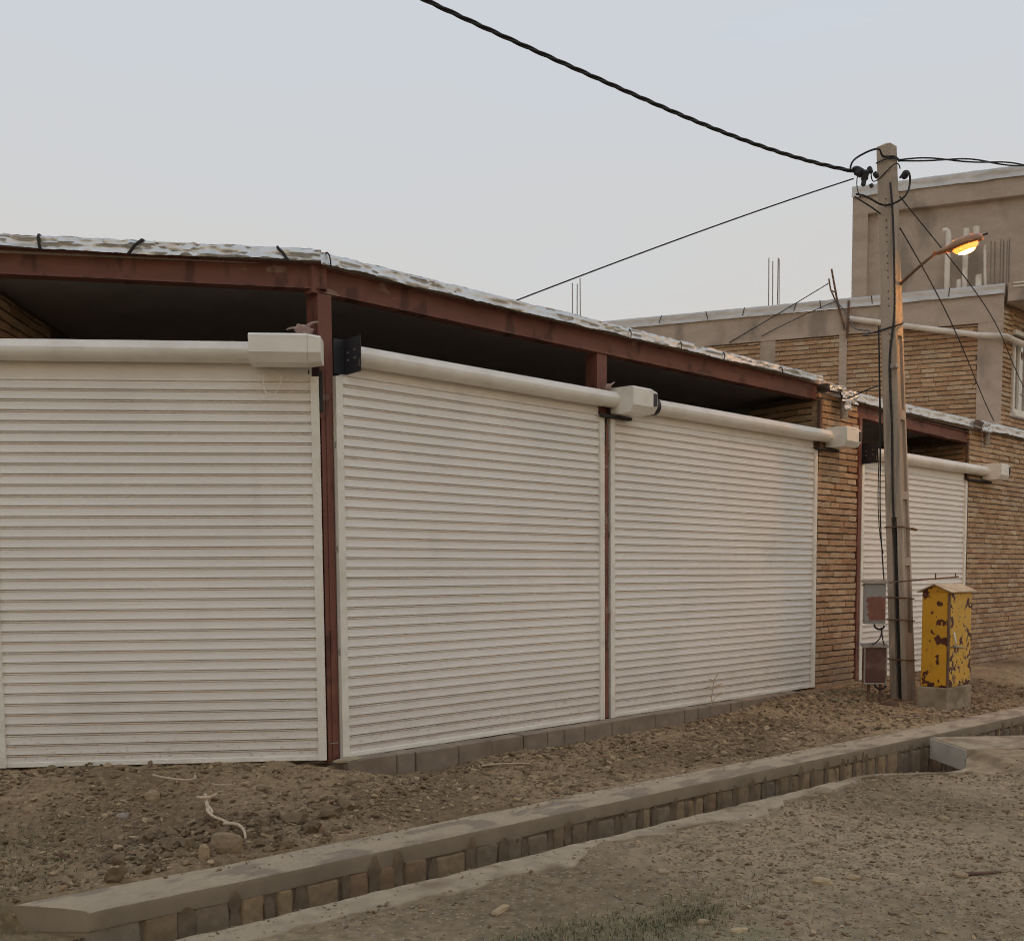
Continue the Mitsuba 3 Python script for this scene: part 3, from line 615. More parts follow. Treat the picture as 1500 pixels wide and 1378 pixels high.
FL = Frame(FA.pt(-2.70, 0, 0), -FA.n)    # inner face of that wall, seen through the open top of the first bay
if (FL.n @ FA.e) < 0: FL = Frame(FA.pt(-2.70, -3.0, 0), FA.n)
inner = lay_bricks(FL, 0.08, 1.7, 3.30, 4.10, 0.02) if FL.e @ FA.n < 0 else lay_bricks(FL, 1.3, 2.92, 3.30, 4.10, 0.02)
add_bricks(lw, inner)
# brick pier between the third and fourth shutter
pier = sb + '__pier'
add(pier, box(11.93, 12.92, 7.04, 8.1, 0.1, 4.05), 'm_mortar', num=False)
ptop = lambda a: 4.10 - 0.12 * max(0, (a - 12.45) / .5)
bp = lay_bricks(FB, 11.905, 12.935, 0.16, 4.10, -0.02, keep=lambda a, z, w: z < ptop(a))
FPL = Frame((11.93, 8.1), (0, -1))                    # left return of the pier
bp += lay_bricks(FPL, 0.0, 1.05, 3.24, 4.0, 0.02)
add_bricks(pier, bp)
add(pier + '__steel_angle', cat([box(11.885, 11.935, 6.985, 6.998, 3.30, 3.99), box(11.880, 11.888, 6.985, 7.03, 3.30, 3.99)]), 'm_rusty')
# block plinth
pl = sb + '__plinth'; a = 4.40
while a < 11.2:
    w = rng.choice([0.30, 0.42, 0.50, 0.22]) + rng.uniform(-.03, .03); b = min(a + w, 11.25)
    m = bevel(box(a + .004, b - .004, .0, .17 + rng.uniform(-.008, .008), -.12, .198 + rng.uniform(-.006, .002)), .008); m.vertices = m.vertices + r_(.004, m.vertices.shape)
    add(pl + '__block', FB.put(m), 'm_block'); a = b
add(pl + '__bedding', FB.box(4.38, 11.28, -.3, .155, -.1, .182), 'm_mortar')
mb = trimesh.creation.icosphere(subdivisions=3); mb.vertices = mb.vertices * (.14, .07, .022) * (1 + .5 * (meshkit.fbm(mb.vertices * 3, 3)[:, None] - .5)); mb.apply_translation((4.47, 6.91, .198))
add(pl + '__mortar_lump', mb, 'm_ledge', smooth=True)
# foil over the roof edge
fa = add(sb + '__roof_foil', cat([foil_strip(FA, -3.2, 0.02, 4.395, 4.285, off=.0, seed=3, amp=.026, ztop1=4.305, zbot1=4.205), foil_strip(FB, 4.33, 11.9, 4.29, 4.190, off=.0, seed=5, amp=.024, zbot1=4.195)]), 'm_foil', smooth=30)
def tie(fr, a, z, lean=0.0, h=.13, w=.008):
    return tube([fr.pt(a - lean * .1, -.02, z - .004), fr.pt(a - lean * .085, .03, z - .008), fr.pt(a - lean * .06, .052, z - .03), fr.pt(a - lean * .0, .060, z - h * .45), fr.pt(a + lean * .05, .064, z - h * .75), fr.pt(a + lean * .1, .060, z - h)], w, 6)
for a, z, l in ((-2.12, 4.372, .1), (-1.40, 4.352, -.55), (-.27, 4.320, .5)):
    add(sb + '__roof_foil__tie', tie(FA, a, z, l, w=.012), 'm_dark', smooth=True)
add(sb + '__roof_foil__tie', tie(FB, 4.40, 4.30, .05, w=.006), 'm_dark', smooth=True)
for a in (8.05, 8.9, 9.7, 10.9):
    add(sb + '__roof_foil__tie', tie(FB, a, 4.285, rng.uniform(-.3, .3), h=.10, w=.006), 'm_dark', smooth=True)
add(sb + '__pipe_outlet', cat([tube([(12.35, 6.93, 4.06), (12.36, 6.92, 3.92), (12.37, 6.92, 3.78)], .052, 14)]), 'm_steel', smooth=40)
add(sb + '__outlet_foil', cat([foil_strip(FB, 11.98, 12.42, 4.20, 4.10, off=.06, back=.2, seed=9, amp=.03), foil_strip(FB, 12.2, 12.62, 4.14, 3.98, off=.09, back=.2, seed=11, amp=.045), foil_strip(FB, 12.28, 12.46, 4.02, 3.88, off=.10, back=.05, seed=12, amp=.03)]), 'm_foil')

# ------------------------------------------------------------------ fourth shop and the brick wall right of it
s4 = thing('shop_building', 'lower brick shop bay right of the pier, half hidden by the utility pole', 'building')
add(s4 + '__beam', beam(FB, 12.93, 16.52, 3.865, 3.815, 0.175, off=-.02), 'm_oxide')
add(s4 + '__post', FB.box(12.945, 13.02, -.12, -.005, .2, 3.87), 'm_oxide')
add(s4 + '__post', cat([FB.box(16.47, 16.52, -.05, -.012, .2, 3.84)]), 'm_rusty')
add(s4 + '__roof', trimesh.creation.extrude_polygon(Polygon([(12.62, 7.06), (22.5, 7.06), (18.6, 7.25), (16.2, 11.7), (12.62, 11.7)]), .06, engine='earcut').apply_translation((0, 0, 4.045)), 'm_concrete')
add(s4 + '__ceiling', trimesh.creation.extrude_polygon(Polygon([(12.7, 7.15), (16.6, 7.15), (16.2, 11.6), (12.7, 11.6)]), .02, engine='earcut').apply_translation((0, 0, 4.0)), 'm_interior')
add(s4 + '__back_wall', cat([box(12.62, 16.6, 10.6, 10.75, 0, 4.04), box(12.62, 12.9, 8.1, 10.6, 0, 4.203)]), 'm_interior')
add(s4 + '__floor', box(12.9, 16.7, 7.06, 10.6, .12, .15), 'm_interior')
cw = s4 + '__front_wall'
add(cw, box(16.56, 23.0, 7.03, 8.4, 0.0, 4.04), 'm_mortar', num=False)
bc = lay_bricks(FB, 16.53, 21.2, 0.02, 4.04, -0.015)
FCL = Frame((16.56, 8.4), (0, -1)); bc += lay_bricks(FCL, .2, 1.36, 3.24, 3.86, .02)
add_bricks(cw, bc)
add(s4 + '__roof_foil', cat([foil_strip(FB, 12.62, 16.55, 4.175, 4.04, off=.01, seed=15, amp=.022, ztop1=4.19, zbot1=4.055), foil_strip(FB, 16.75, 23, 4.20, 4.06, off=.03, seed=17, amp=.02, ztop1=4.22)]), 'm_foil', smooth=30)
add(s4 + '__pipe_outlet', cat([tube([(16.95, 6.93, 4.08), (16.96, 6.92, 3.92), (16.97, 6.92, 3.80)], .05, 12)]), 'm_steel', smooth=40)
add(s4 + '__outlet_foil', cat([foil_strip(FB, 16.58, 16.95, 4.14, 3.98, off=.10, back=.15, seed=19, amp=.05)]), 'm_foil')

# ------------------------------------------------------------------ roller shutters
SP = 0.083
SLAT = [(.004, 0.0), (.0095, -.001), (.0105, -.0040), (.0095, -.0070), (.003, -.0080), (-.009, -.0088), (-.009, -.0135), (.0080, -.0143), (.0076, -.022), (.0076, -.034), (.0088, -.050), (.0136, -.0690), (.0142, -.0740), (.010, -.0756), (-.012, -.0763), (-.014, -.083), (-.020, -.083), (-.020, 0.0)]
def shutter(fr, a0, a1, zb, tz, label, motor_len, motor_at, tube_to, plate_at=None, rails=(True, True), tube_from=None):
    k = thing('roller_shutter', label, 'roller shutter', None)
    c = -0.03
    top = tz - .255
    n = int(round((top - zb) / SP)); ax0 = a0 if plate_at is None else plate_at + .01
    plies = []
    for v in range(4):
        pr = [(o + c, z) for o, z in SLAT]; seg_ = np.linspace(a0, a1, 19); m = extrude_profile(pr, 0, 1); q = len(pr)
        V = np.vstack([np.c_[np.full(q, x), np.array(pr)] for x in seg_])
        wz = np.array([0.0022 * (meshkit.fbm(np.array([x * 1.1 + 31 * v, a0, v]), 2, 40 + v) - .5) for x in seg_]); wo = np.array([0.0050 * (meshkit.fbm(np.array([x * 1.6 + 17 * v, a0, v]), 2, 50 + v) - .5) for x in seg_])
        V[:, 2] += np.repeat(wz, q); V[:, 1] += np.repeat(wo, q)
        F = [[i * q + k, i * q + (k + 1) % q, (i + 1) * q + (k + 1) % q] for i in range(18) for k in range(q)] + [[i * q + k, (i + 1) * q + (k + 1) % q, (i + 1) * q + k] for i in range(18) for k in range(q)]
        m = trimesh.Trimesh(V, np.array(F), process=False); m = fr.put(m); m.fix_normals()
        plies.append(mikit.ply(m, 'm_shutter', smooth=28))
    for i in range(n):
        z = zb + (i + 1) * SP + rng.uniform(-.0008, .0008); tilt = rng.normal(0, 0.0005)
        mid = fr.pt((a0 + a1) / 2, c, 0)
        W = T().translate([float(mid[0]), float(mid[1]), float(z)]).rotate(fr.n.tolist(), math.degrees(tilt)).translate([-float(mid[0]), -float(mid[1]), 0.0])
        scene[numbered(k + '__slat')] = {**plies[rng.integers(4)], 'to_world': W}
    add(k + '__apron', fr.put(bevel(box(ax0, a1, c - .016, c - .004, zb + n * SP, tz - .05), .001)), 'm_shutter')
    add(k + '__bottom_bar', fr.put(bevel(box(a0, a1, c - .014, c + .016, zb - .012, zb + .03), .004)), 'm_white')
    for s, at in ((-1, a0), (1, a1)):
        rl = box(at - (.075 if s < 0 else .003), at + (.003 if s < 0 else .075), -.055, 0.0, zb - .005, tz - .26)
        if s < 0: rl = cat([box(at - .055, at - .050, -.055, -.001, zb - .01, tz - .26), bevel(box(at - .058, at + .008, -.003, .003, zb - .01, tz - .26), .001), box(at - .004, at + .006, -.035, -.003, zb - .01, tz - .26)])
        else: rl = cat([box(at + .050, at + .055, -.055, -.001, zb - .01, tz - .26), bevel(box(at - .008, at + .058, -.003, .003, zb - .01, tz - .26), .001), box(at - .006, at + .004, -.035, -.003, zb - .01, tz - .26)])
        add(k + '__guide_rail', fr.put(rl), 'm_white')
    # the rolled-up curtain: a drum of slats, so a many-sided cylinder
    r = .083; cz, co = tz - r - .004, .045
    th = np.r_[np.linspace(1.75, 1.05, 3), np.linspace(.12, -3.3, 13)]      # a flat light facet on the upper front, round below
    rr = np.r_[1.0, 1.0, 1.0, np.full(13, 1.0)] * r
    drum = extrude_profile([(co + q * math.cos(t), cz + q * math.sin(t)) for t, q in zip(th[::-1], rr[::-1])], (a0 - .02 if plate_at is None else plate_at) if tube_from is None else tube_from, tube_to)
    add(k + '__drum', fr.put(drum), 'm_tube', smooth=24)
    add(k + '__shaft', fr.put(extrude_profile([(co + .03 * math.cos(t), cz + .03 * math.sin(t)) for t in np.arange(10) * .628], a0 + .09, a1 + .06)), 'm_black')
    # motor cover
    m0, m1 = motor_at, motor_at + motor_len
    o0, o1 = .0, .31; z0, z1 = (cz - .150, cz + .125) if fr is not FA else (cz - .125, cz + .108)
    prof = [(o0, z0 + .02), (o0 + .10, z0), (o1 - .05, z0 + .006), (o1, z0 + .075), (o1, z1 - .03), (o1 - .02, z1 - .012), (o0, z1)]
    body = extrude_profile(prof, m0, m1 - .10)
    add(k + '__motor_cover', fr.put(body), 'm_white')
    q = np.array(prof); cc = q.mean(0); q2 = cc + (q - cc) * .985
    cap = extrude_profile(q2.tolist(), m1 - .098, m1); cap.vertices[:, 1:] = np.where((cap.vertices[:, 0] > m1 - .01)[:, None], cc + (cap.vertices[:, 1:] - cc) * .88, cap.vertices[:, 1:])
    add(k + '__motor_cover__end_cap', fr.put(cap), 'm_white')
    if fr is not FA: add(k + '__motor_cover__slot', fr.box(m1 - .075, m1 - .030, o1 - .02, o1 + .004, z0 + .085, z1 - .06), 'm_black')
    add(k + '__motor_bracket', cat([fr.box(a1 - .02, m1 - .12, .0, .05, z0 - .035, z0 - .005), fr.box(a1 + .05, a1 + .085, -.045, -.005, z0 - .32, z0 - .0)]), 'm_dark')
    if plate_at is not None:
        p = plate_at
        pk = add(k + '__side_plate', fr.put(bevel(box(p - .004, p + .004, -.20, .195, cz - .150, cz + .135), .002)), 'm_black')
        add(pk + "__return", fr.put(box(p - .105, p - .006, -.055, -.04, cz - .150, cz + .135)), 'm_black')
        for bo, bz in ((.02, .02), (.12, .03), (.02, -.04), (.12, -.035)):
            b = trimesh.creation.cylinder(.010, .012, sections=8); b.apply_transform(trimesh.transformations.rotation_matrix(math.pi / 2, (0, 1, 0))); b.apply_translation((p - .008, bo, cz + bz))
            add(pk + '__bolt', fr.put(b), 'm_steel', smooth=40)
        add(pk + '__tag', fr.box(p - .0055, p - .0042, .170, .180, cz - .11, cz - .05), 'm_steel')
    return k, cz
ZB = .205
k1, cz1 = shutter(FA, -2.565, -.075, ZB + .005, 3.575, 'white roller shutter left of the corner post, facing the viewer squarely', .545, -.515, -.50)
loop = spline([FA.pt(-.43, .10, 3.31), FA.pt(-.43, .12, 3.20), FA.pt(-.385, .13, 3.13), FA.pt(-.335, .12, 3.17), FA.pt(-.325, .10, 3.31)], 24)
add(k1 + '__pull_cord', tube(loop, .004, 6), 'm_white', smooth=True)
k2, cz2 = shutter(FB, 4.525, 7.645, ZB, 3.60, 'white roller shutter right of the corner post with black square end plate', .40, 7.80, 7.83, plate_at=4.585, tube_from=4.60)
k3, cz3 = shutter(FB, 7.855, 11.80, ZB, 3.60, 'widest white roller shutter, between the second steel post and the brick pier', .40, 12.04, 12.05, tube_from=8.20)
band = extrude_profile([(.045 + .090 * math.cos(t), cz3 + .090 * math.sin(t)) for t in np.arange(24) * math.pi / 12], 8.36, 8.46)
add(k3 + '__drum_strap', FB.put(band), 'm_black', smooth=30)
k4, cz4 = shutter(FB, 13.09, 16.40, ZB, 3.47, 'white roller shutter partly hidden behind the utility pole', .40, 17.00, 17.0, plate_at=13.10, tube_from=13.12)
# cloth scrap above the first motor
def rag(c, sc, label, ends):
    m = trimesh.creation.icosphere(subdivisions=3); m.vertices = m.vertices * sc * (.55 + .9 * meshkit.fbm(m.vertices * 2.1 + c[0] * 3, 3)[:, None]); m.apply_translation(c)
    k = numbered('rag'); add(k, cat([m] + [tube(spline(e, 8), np.linspace(.016, .006, 8), 5) for e in ends]), 'm_rag', smooth=35, num=False); tag(k, label, 'rag')
rag(FA.pt(-.12, .05, 3.665), (.075, .05, .04), 'pinkish scrap of cloth knotted on the corner post above the motor box', [[FA.pt(-.10, .06, 3.68), FA.pt(-.05, .08, 3.715), FA.pt(-.0, .09, 3.72)], [FA.pt(-.14, .04, 3.67), FA.pt(-.21, .02, 3.69), FA.pt(-.26, .0, 3.68)]])
rag(np.array([7.68, 6.93, 3.625]), (.04, .03, .03), 'small pinkish scrap of cloth at the foot of the open second post', [[(7.69, 6.93, 3.63), (7.73, 6.93, 3.66), (7.78, 6.93, 3.685)]])
bsdf('m_rag', (0.36, 0.25, 0.225), .95)

# ------------------------------------------------------------------ the brick house behind
bh = thing('brick_house', 'two storey unfinished brick and concrete house rising behind the shops', 'house')
S = lambda s0, s1, o0, o1, z0, z1: FS.box(-s1, -s0, o0, o1, z0, z1)
sw = bh + '__side_wall'
add(sw, S(0.02, 9.5, -.4, -.03, 3.6, 6.3), 'm_mortar', num=False)
hole = lambda a, z, w: -a > .42
bs = lay_bricks(FS, -8.2, -.40, 4.07, 6.13, -.012, keep=hole, rough=.005, gap=.02)
add_bricks(sw, bs)
add(bh + '__ring_beam', S(0.0, 9.5, -.3, .012, 6.13, 6.61), 'm_concrete')
add(bh + '__column', S(3.91, 4.19, -.3, -.004, 3.7, 6.129), 'm_concrete')
add(bh + '__column', S(2.62, 2.76, -.3, .004, 3.7, 6.129), 'm_concrete')
add(bh + '__column', S(0.0, .41, -.46, .006, 3.7, 6.128), 'm_concrete')
add(bh + '__column', S(2.29, 2.56, -.8, -.34, 6.6, 8.40), 'm_concrete')
add(bh + '__parapet_foil', foil_strip(FS, -9.4, .02, 6.785, 6.60, off=.02, back=.3, amp=.010, seed=23, step=.05), 'm_foil_dull', smooth=30)
for s in (6.1, 5.2, 4.5, 3.55, 3.1, 2.2, .9):
    add(bh + '__parapet_foil__tie', tie(FS, -s, 6.79, rng.uniform(-.3, .3), h=.16, w=.007), 'm_dark', smooth=True)
uw = add(bh + '__upper_wall', S(-1.6, 2.50, -.85, -.47, 6.55, 8.40), 'm_concrete')
add(bh + '__upper_beam', S(-1.6, 2.56, -.85, -.345, 8.385, 8.72), 'm_concrete')
add(bh + '__upper_foil', foil_strip(FS, -2.58, 1.6, 8.90, 8.70, off=-.335, back=.3, amp=.010, seed=27, step=.05), 'm_foil_dull', smooth=30)
add(bh + '__roof', S(-1.0, 9.4, -6, -.3, 6.56, 6.62), 'm_concrete')
add(bh + '__upper_mass', S(-1.6, 2.5, -4, -.86, 6.6, 8.7), 'm_concrete')
# floor slab cantilevered over the street, with its dark underside
add(bh + '__balcony_slab', S(-1.7, -.06, -4.5, .0, 6.475, 6.80), 'm_concrete')
for zz in (6.715, 6.775):
    add(bh + '__balcony_slab__lath', S(-1.7, -.14, .002, .02, zz - .012, zz + .012), 'm_frame')
# street wall with the window
FW7 = Frame((0, 7.3), (1, 0))
fw = bh + '__street_wall'
add(fw, box(18.62, 23, 7.335, 7.6, 3.6, 6.47), 'm_mortar', num=False)
bw = lay_bricks(FW7, 18.50, 18.93, 4.1, 6.40, -.01, gap=.022)
bw += lay_bricks(FW7, 18.93, 20.6, 4.1, 4.56, -.02) + lay_bricks(FW7, 18.93, 20.6, 6.08, 6.46, -.03)
add_bricks(fw, bw)
wn = bh + '__window'
add(wn, cat([box(18.95, 20.4, 7.28, 7.33, 5.86, 5.92), box(18.95, 20.4, 7.28, 7.33, 4.60, 4.66), box(18.95, 19.01, 7.28, 7.33, 4.66, 5.86), box(19.20, 19.25, 7.285, 7.328, 4.66, 5.86), box(19.55, 19.61, 7.28, 7.33, 4.66, 5.86), box(20.34, 20.4, 7.28, 7.33, 4.66, 5.86)]), 'm_frame')
add(wn + '__pane', box(19.01, 20.34, 7.322, 7.324, 4.66, 5.86), 'm_pane')
add(wn + '__sill', bevel(box(18.90, 20.5, 7.22, 7.335, 4.52, 4.585), .006), 'm_frame')
add(wn + '__lintel', bevel(box(18.95, 20.5, 7.26, 7.335, 5.98, 6.06), .006), 'm_frame')
bsdf('m_bar', grain((0.26, 0.21, 0.17), 0.2, 20), 0.7)
# reinforcement bars left sticking out of columns
def bars(pts, zb, zt, r=.011):
    for s, o in pts: add(bh + '__reinforcement_bar', tube([FS.pt(-s, o, zb), FS.pt(-s + rng.uniform(-.01, .01), o + rng.uniform(-.01, .01), zt + rng.uniform(-.05, .05))], r, 6), 'm_bar', smooth=True)
bars([(4.05, -.1), (3.98, -.16), (3.89, -.1), (3.86, -.17)], 6.6, 7.68, .010)
bars([(7.93, -.1), (7.85, -.16), (7.76, -.1)], 6.6, 7.66, .010)
bars([(.21, -.15), (.14, -.2), (.06, -.15), (.0, -.22), (-.05, -.15), (-.09, -.2)], 6.6, 7.6, .012)
# vent pipes
def pipe(pts, r, n=12): add(bh + '__vent_pipe', tube(pts, r, n), 'm_pvc', smooth=40)
pipe(spline([FS.pt(-.92, -.2, 6.6), FS.pt(-.92, -.2, 7.0), FS.pt(-.915, -.2, 7.5), FS.pt(-.915, -.2, 7.78), FS.pt(-.94, -.2, 7.86), FS.pt(-1.01, -.2, 7.86)], 30), .048)
pipe([FS.pt(-.635, -.2, 6.6), FS.pt(-.625, -.2, 7.3), FS.pt(-.62, -.2, 7.86)], .048)
pipe([FS.pt(-.45, -.28, 7.55), FS.pt(-.45, -.28, 7.72), FS.pt(-.45, -.28, 7.90)], .055)
pipe([FS.pt(-.28, -.2, 6.6), FS.pt(-.295, -.2, 7.0), FS.pt(-.31, -.2, 7.54)], .026)
pipe([FS.pt(-.41, -.1, 6.7), FS.pt(-.41, -.1, 6.85), FS.pt(-.41, -.1, 7.0)], .05)
pipe([FS.pt(-.73, -.1, 6.7), FS.pt(-.735, -.1, 6.8), FS.pt(-.735, -.1, 6.95)], .035)
add(bh + '__drain_pipe', tube([FS.pt(-2.58, .08, 6.39), FS.pt(-1.5, .09, 6.145), FS.pt(-.42, .10, 5.905), (18.40, 7.22, 5.845), (19.15, 7.20, 5.80), (20.5, 7.2, 5.62)], .05, 14), 'm_pvc', smooth=40)
# leaning iron posts on the parapet corner that carry wires
ip = thing('wire_post', 'thin leaning iron posts fixed to the parapet of the brick house', 'post')
add(ip + '__upright', tube([FS.pt(-2.66, .07, 6.2), FS.pt(-2.79, .07, 6.68), FS.pt(-2.91, .07, 7.32)], [.02, .02, .018], 8), 'm_rusty', smooth=True)
add(ip + '__upright', tube([FS.pt(-2.62, .06, 6.05), FS.pt(-2.60, .07, 6.55), FS.pt(-2.60, .07, 6.72)], .022, 8), 'm_rusty', smooth=True)
add(ip + '__short_bar', tube([FS.pt(-2.84, .08, 6.76), FS.pt(-2.92, .08, 6.95), FS.pt(-2.955, .08, 7.15)], .015, 8), 'm_rusty', smooth=True)
add(ip + '__cross_piece', tube([FS.pt(-2.90, .08, 6.93), FS.pt(-2.86, .08, 6.90), FS.pt(-2.82, .08, 6.92)], .012, 6), 'm_rusty', smooth=True)

# ------------------------------------------------------------------ utility pole
pp = thing('utility_pole', 'tall square concrete utility pole standing before the fourth shutter', 'utility pole')
PC0, PC1, PZ0, PZ1 = np.array([11.987, 5.785]), np.array([11.735, 6.015]), -.2, 6.89
S0, S1 = np.array([.251, .227]), np.array([.175, .180])
def pole_t(z): return (z - .1) / 6.8
def pole_pt(fx, fy, z):
    """fx, fy in 0..1 across the pole from its street corner towards +x and +y"""
    t = pole_t(z); c = PC0 + (PC1 - PC0) * t; s = S0 + (S1 - S0) * t
    return np.array([c[0] + s[0] * fx, c[1] + s[1] * fy, z])
def hexa(fn): 
    v = np.array([fn(i, j, k) for i in (0, 1) for j in (0, 1) for k in (0, 1)]); return trimesh.convex.convex_hull(v)
shaft = m3mesh(trimesh.convex.convex_hull(np.vstack([pole_pt(i, j, z) for z in (PZ0, PZ1) for i in (.0, .05, .95, 1) for j in (0, .05, .95, 1) if not (i in (0, 1) and j in (0, 1))] + [pole_pt(.5, .5, PZ1 + .05)])))
def cut(f0, f1, g0, g1, z0, z1): return m3mesh(hexa(lambda i, j, k: pole_pt((f0, f1)[i], (g0, g1)[j], (z0, z1)[k])))
z = 5.15
for z0, z1 in ((3.72, 4.62), (2.72, 3.60), (1.90, 2.62), (.95, 1.80)):      # climbing recesses on the street face
    shaft = shaft - cut(.22, .80, -.2, .16, z0, z1)
shaft = shaft - cut(-.3, .42, .30, .62, -.3, 2.40)                            # web groove at the foot of the left face
for z in np.arange(6.25, 3.6, -.085):
    if cell := (int(z * 10) % 4 != 0):
        b = trimesh.creation.cylinder(.011, .06, sections=8); b.apply_transform(trimesh.transformations.rotation_matrix(math.pi / 2, (0, 1, 0))); b.apply_translation(pole_pt(0, .42, z)); shaft = shaft - m3mesh(b)
add(pp + '__shaft', tm(shaft), 'm_pole', smooth=False)
for z, w in ((2.28, .009), (1.40, .010), (1.12, .008), (.62, .008)):
    q = [pole_pt(-.04, 1.04, z), pole_pt(-.04, -.04, z), pole_pt(1.04, -.04, z - .02), pole_pt(1.04, 1.04, z), pole_pt(-.04, 1.04, z)]
    add(pp + '__strap', cat([tube([a, (a + b) / 2, b], w, 6) for a, b in zip(q, q[1:])]), 'm_rusty', smooth=True)
add(pp + '__strap_bolt', tube([pole_pt(1.0, -.06, 2.26), pole_pt(1.25, -.16, 2.25), pole_pt(1.35, -.18, 2.25)], .018, 8), 'm_rusty', smooth=True)
add(pp + '__bracket', bevel(box(11.70, 11.78, 5.83, 5.90, 4.20, 4.25), .006).apply_translation((.03, .06, 0)), 'm_steel')
# clamps and connectors at the top
def lump(x, y, z, sx, sy, sz): 
    m = bevel(trimesh.creation.box((sx, sy, sz)), .012); m.apply_transform(trimesh.transformations.euler_matrix(*rng.uniform(-.5, .5, 3))); m.apply_translation((x, y, z)); return m
for q in ((11.345, 6.20, 6.50, .13, .06, .10), (11.40, 6.15, 6.46, .10, .07, .12), (11.44, 6.11, 6.52, .09, .05, .07), (11.30, 6.23, 6.53, .07, .05, .06), (11.49, 6.06, 6.46, .08, .05, .06), (11.385, 6.16, 6.38, .05, .05, .10), (11.46, 6.10, 6.34, .05, .04, .05)):
    add(pp + '__clamp', lump(*q), 'm_black')
dm = trimesh.creation.capsule(.03, .042, count=[10, 14]); dm.apply_transform(trimesh.transformations.rotation_matrix(1.2, (1, -1, 0))); dm.apply_translation((11.745, 5.825, 6.46)); add(pp + '__insulator', dm, 'm_black', smooth=True)
def wire(label, pts, r, n=40, key='cable', holder=None, mat='m_cable'):
    m = tube(spline(pts, n), r, 7)
    if holder: return add(holder + '__' + key, m, mat, smooth=True)
    k = numbered(key); add(k, m, mat, smooth=True, num=False); return tag(k, label, 'cable')
P_ = pole_pt
wire(None, [(11.265, 6.266, 6.507), (11.27, 6.258, 6.594), (11.359, 6.18, 6.696), (11.50, 6.04, 6.758), P_(-.06, .4, 6.745), P_(-.08, -.08, 6.72), P_(.6, -.1, 6.74), P_(1.1, -.08, 6.73)], .012, holder=pp, key='jumper')
wire(None, [P_(-.06, 1.0, 6.70), P_(-.08, -.05, 6.70), P_(1.1, -.06, 6.715)], .008, holder=pp, key='jumper', n=20)
wire(None, [(11.45, 6.10, 6.50), P_(-.06, .6, 6.53), P_(-.08, -.05, 6.60), P_(1.1, -.1, 6.63)], .007, holder=pp, key='jumper')
wire(None, [P_(1.05, -.1, 6.52), (11.80, 5.79, 6.44), (11.79, 5.80, 6.29), (11.74, 5.83, 6.20), P_(-.1, .2, 6.165), (11.45, 6.09, 6.175), (11.316, 6.219, 6.24)], .012, holder=pp, key='jumper')
wire(None, [(11.30, 6.23, 6.21), (11.40, 6.14, 6.13), P_(-.06, .8, 6.09)], .009, holder=pp, key='jumper', n=16)
wire(None, [(11.33, 6.21, 6.45), (11.33, 6.21, 6.30), (11.36, 6.18, 6.20)], .006, holder=pp, key='jumper', n=16)
wire(None, [P_(-.05, .05, 6.42), P_(-.06, -.05, 6.1), P_(-.07, -.05, 5.3), P_(-.08, .10, 4.75), P_(-.09, .32, 4.5), P_(-.08, .40, 3.7), P_(-.07, .45, 2.9), P_(-.05, .46, 2.5), P_(.12, .46, 2.0), P_(.15, .46, 1.1), P_(.15, .46, .15)], .013, n=70, holder=pp, key='down_cable')
wire(None, [P_(.2, .4, 2.3), P_(.2, .40, 1.3), P_(.2, .4, .12)], .022, n=20, holder=pp, key='down_cable')
wire(None, [P_(-.1, 1.06, 4.75), P_(-.1, 1.08, 4.0), P_(-.12, 1.12, 3.28), P_(-.1, 1.25, 2.53), P_(-.12, 1.2, 2.03), P_(-.1, 1.1, 1.55)], .008, holder=pp, key='down_cable')
wire(None, [P_(-.15, 1.06, 4.75), P_(-.15, 1.10, 4.0), P_(-.2, 1.16, 3.28), P_(-.2, 1.32, 2.53), P_(-.15, 1.1, 1.95)], .006, holder=pp, key='down_cable')

# street lamp on its arm (fixed to the pole, but a fitting of its own)
sl_ = thing('street_lamp', 'lit orange street lamp on a thin arm reaching out from the pole', 'street lamp')
add(sl_ + '__arm', tube(spline([P_(.95, .2, 5.24), (11.90, 5.68, 5.40), (12.06, 5.545, 5.56)], 16), .018, 10), 'm_rusty', smooth=True)
LA, LB = np.array([12.02, 5.575, 5.535]), np.array([12.44, 5.185, 5.715]); ax = (LB - LA) / np.linalg.norm(LB - LA); LEN = np.linalg.norm(LB - LA)
sd_ = np.cross(ax, (0, 0, 1)); sd_ /= np.linalg.norm(sd_); up_ = np.cross(sd_, ax)
LM = np.eye(4); LM[:3, 0], LM[:3, 1], LM[:3, 2], LM[:3, 3] = ax, sd_, up_, LA
def lamp_shell():
    n, mth = 18, 20; V, F = [], []
    for i in range(n + 1):
        t = i / n; x = t * LEN
        w = .055 + .085 * sm(.15, .55, t) if t < .7 else .14 * math.sqrt(max(0, 1 - ((t - .7) / .3) ** 2)) + .002
        if t < .06: w *= .75
        hh = w * .62
        for k in range(mth):
            a = 2 * math.pi * k / mth; zz = hh * math.sin(a); V.append((x, w * math.cos(a), max(zz, -.028)))
    for i in range(n):
        for k in range(mth):
            a, b = i * mth + k, i * mth + (k + 1) % mth; F += [[a, b, b + mth], [a, b + mth, a + mth]]
    return trimesh.Trimesh(np.array(V), np.array(F), process=False)
m = lamp_shell(); m.apply_transform(LM); add(sl_ + '__housing', m, 'm_lamp_body_glow_tint', smooth=35)
lens = trimesh.creation.icosphere(subdivisions=3); lens.vertices = lens.vertices * (.150, .115, .085); lens = trimesh.intersections.slice_mesh_plane(lens, (0, 0, -1), (0, 0, 0)); lens.apply_translation((LEN * .63, 0, -.026)); lens.apply_transform(LM)
key = add(sl_ + '__lens', lens, 'm_frame', smooth=True)
scene[key]['emitter'] = {'type': 'area', 'radiance': {'type': 'rgb', 'value': [0.17, 0.033, 0.0012]}}
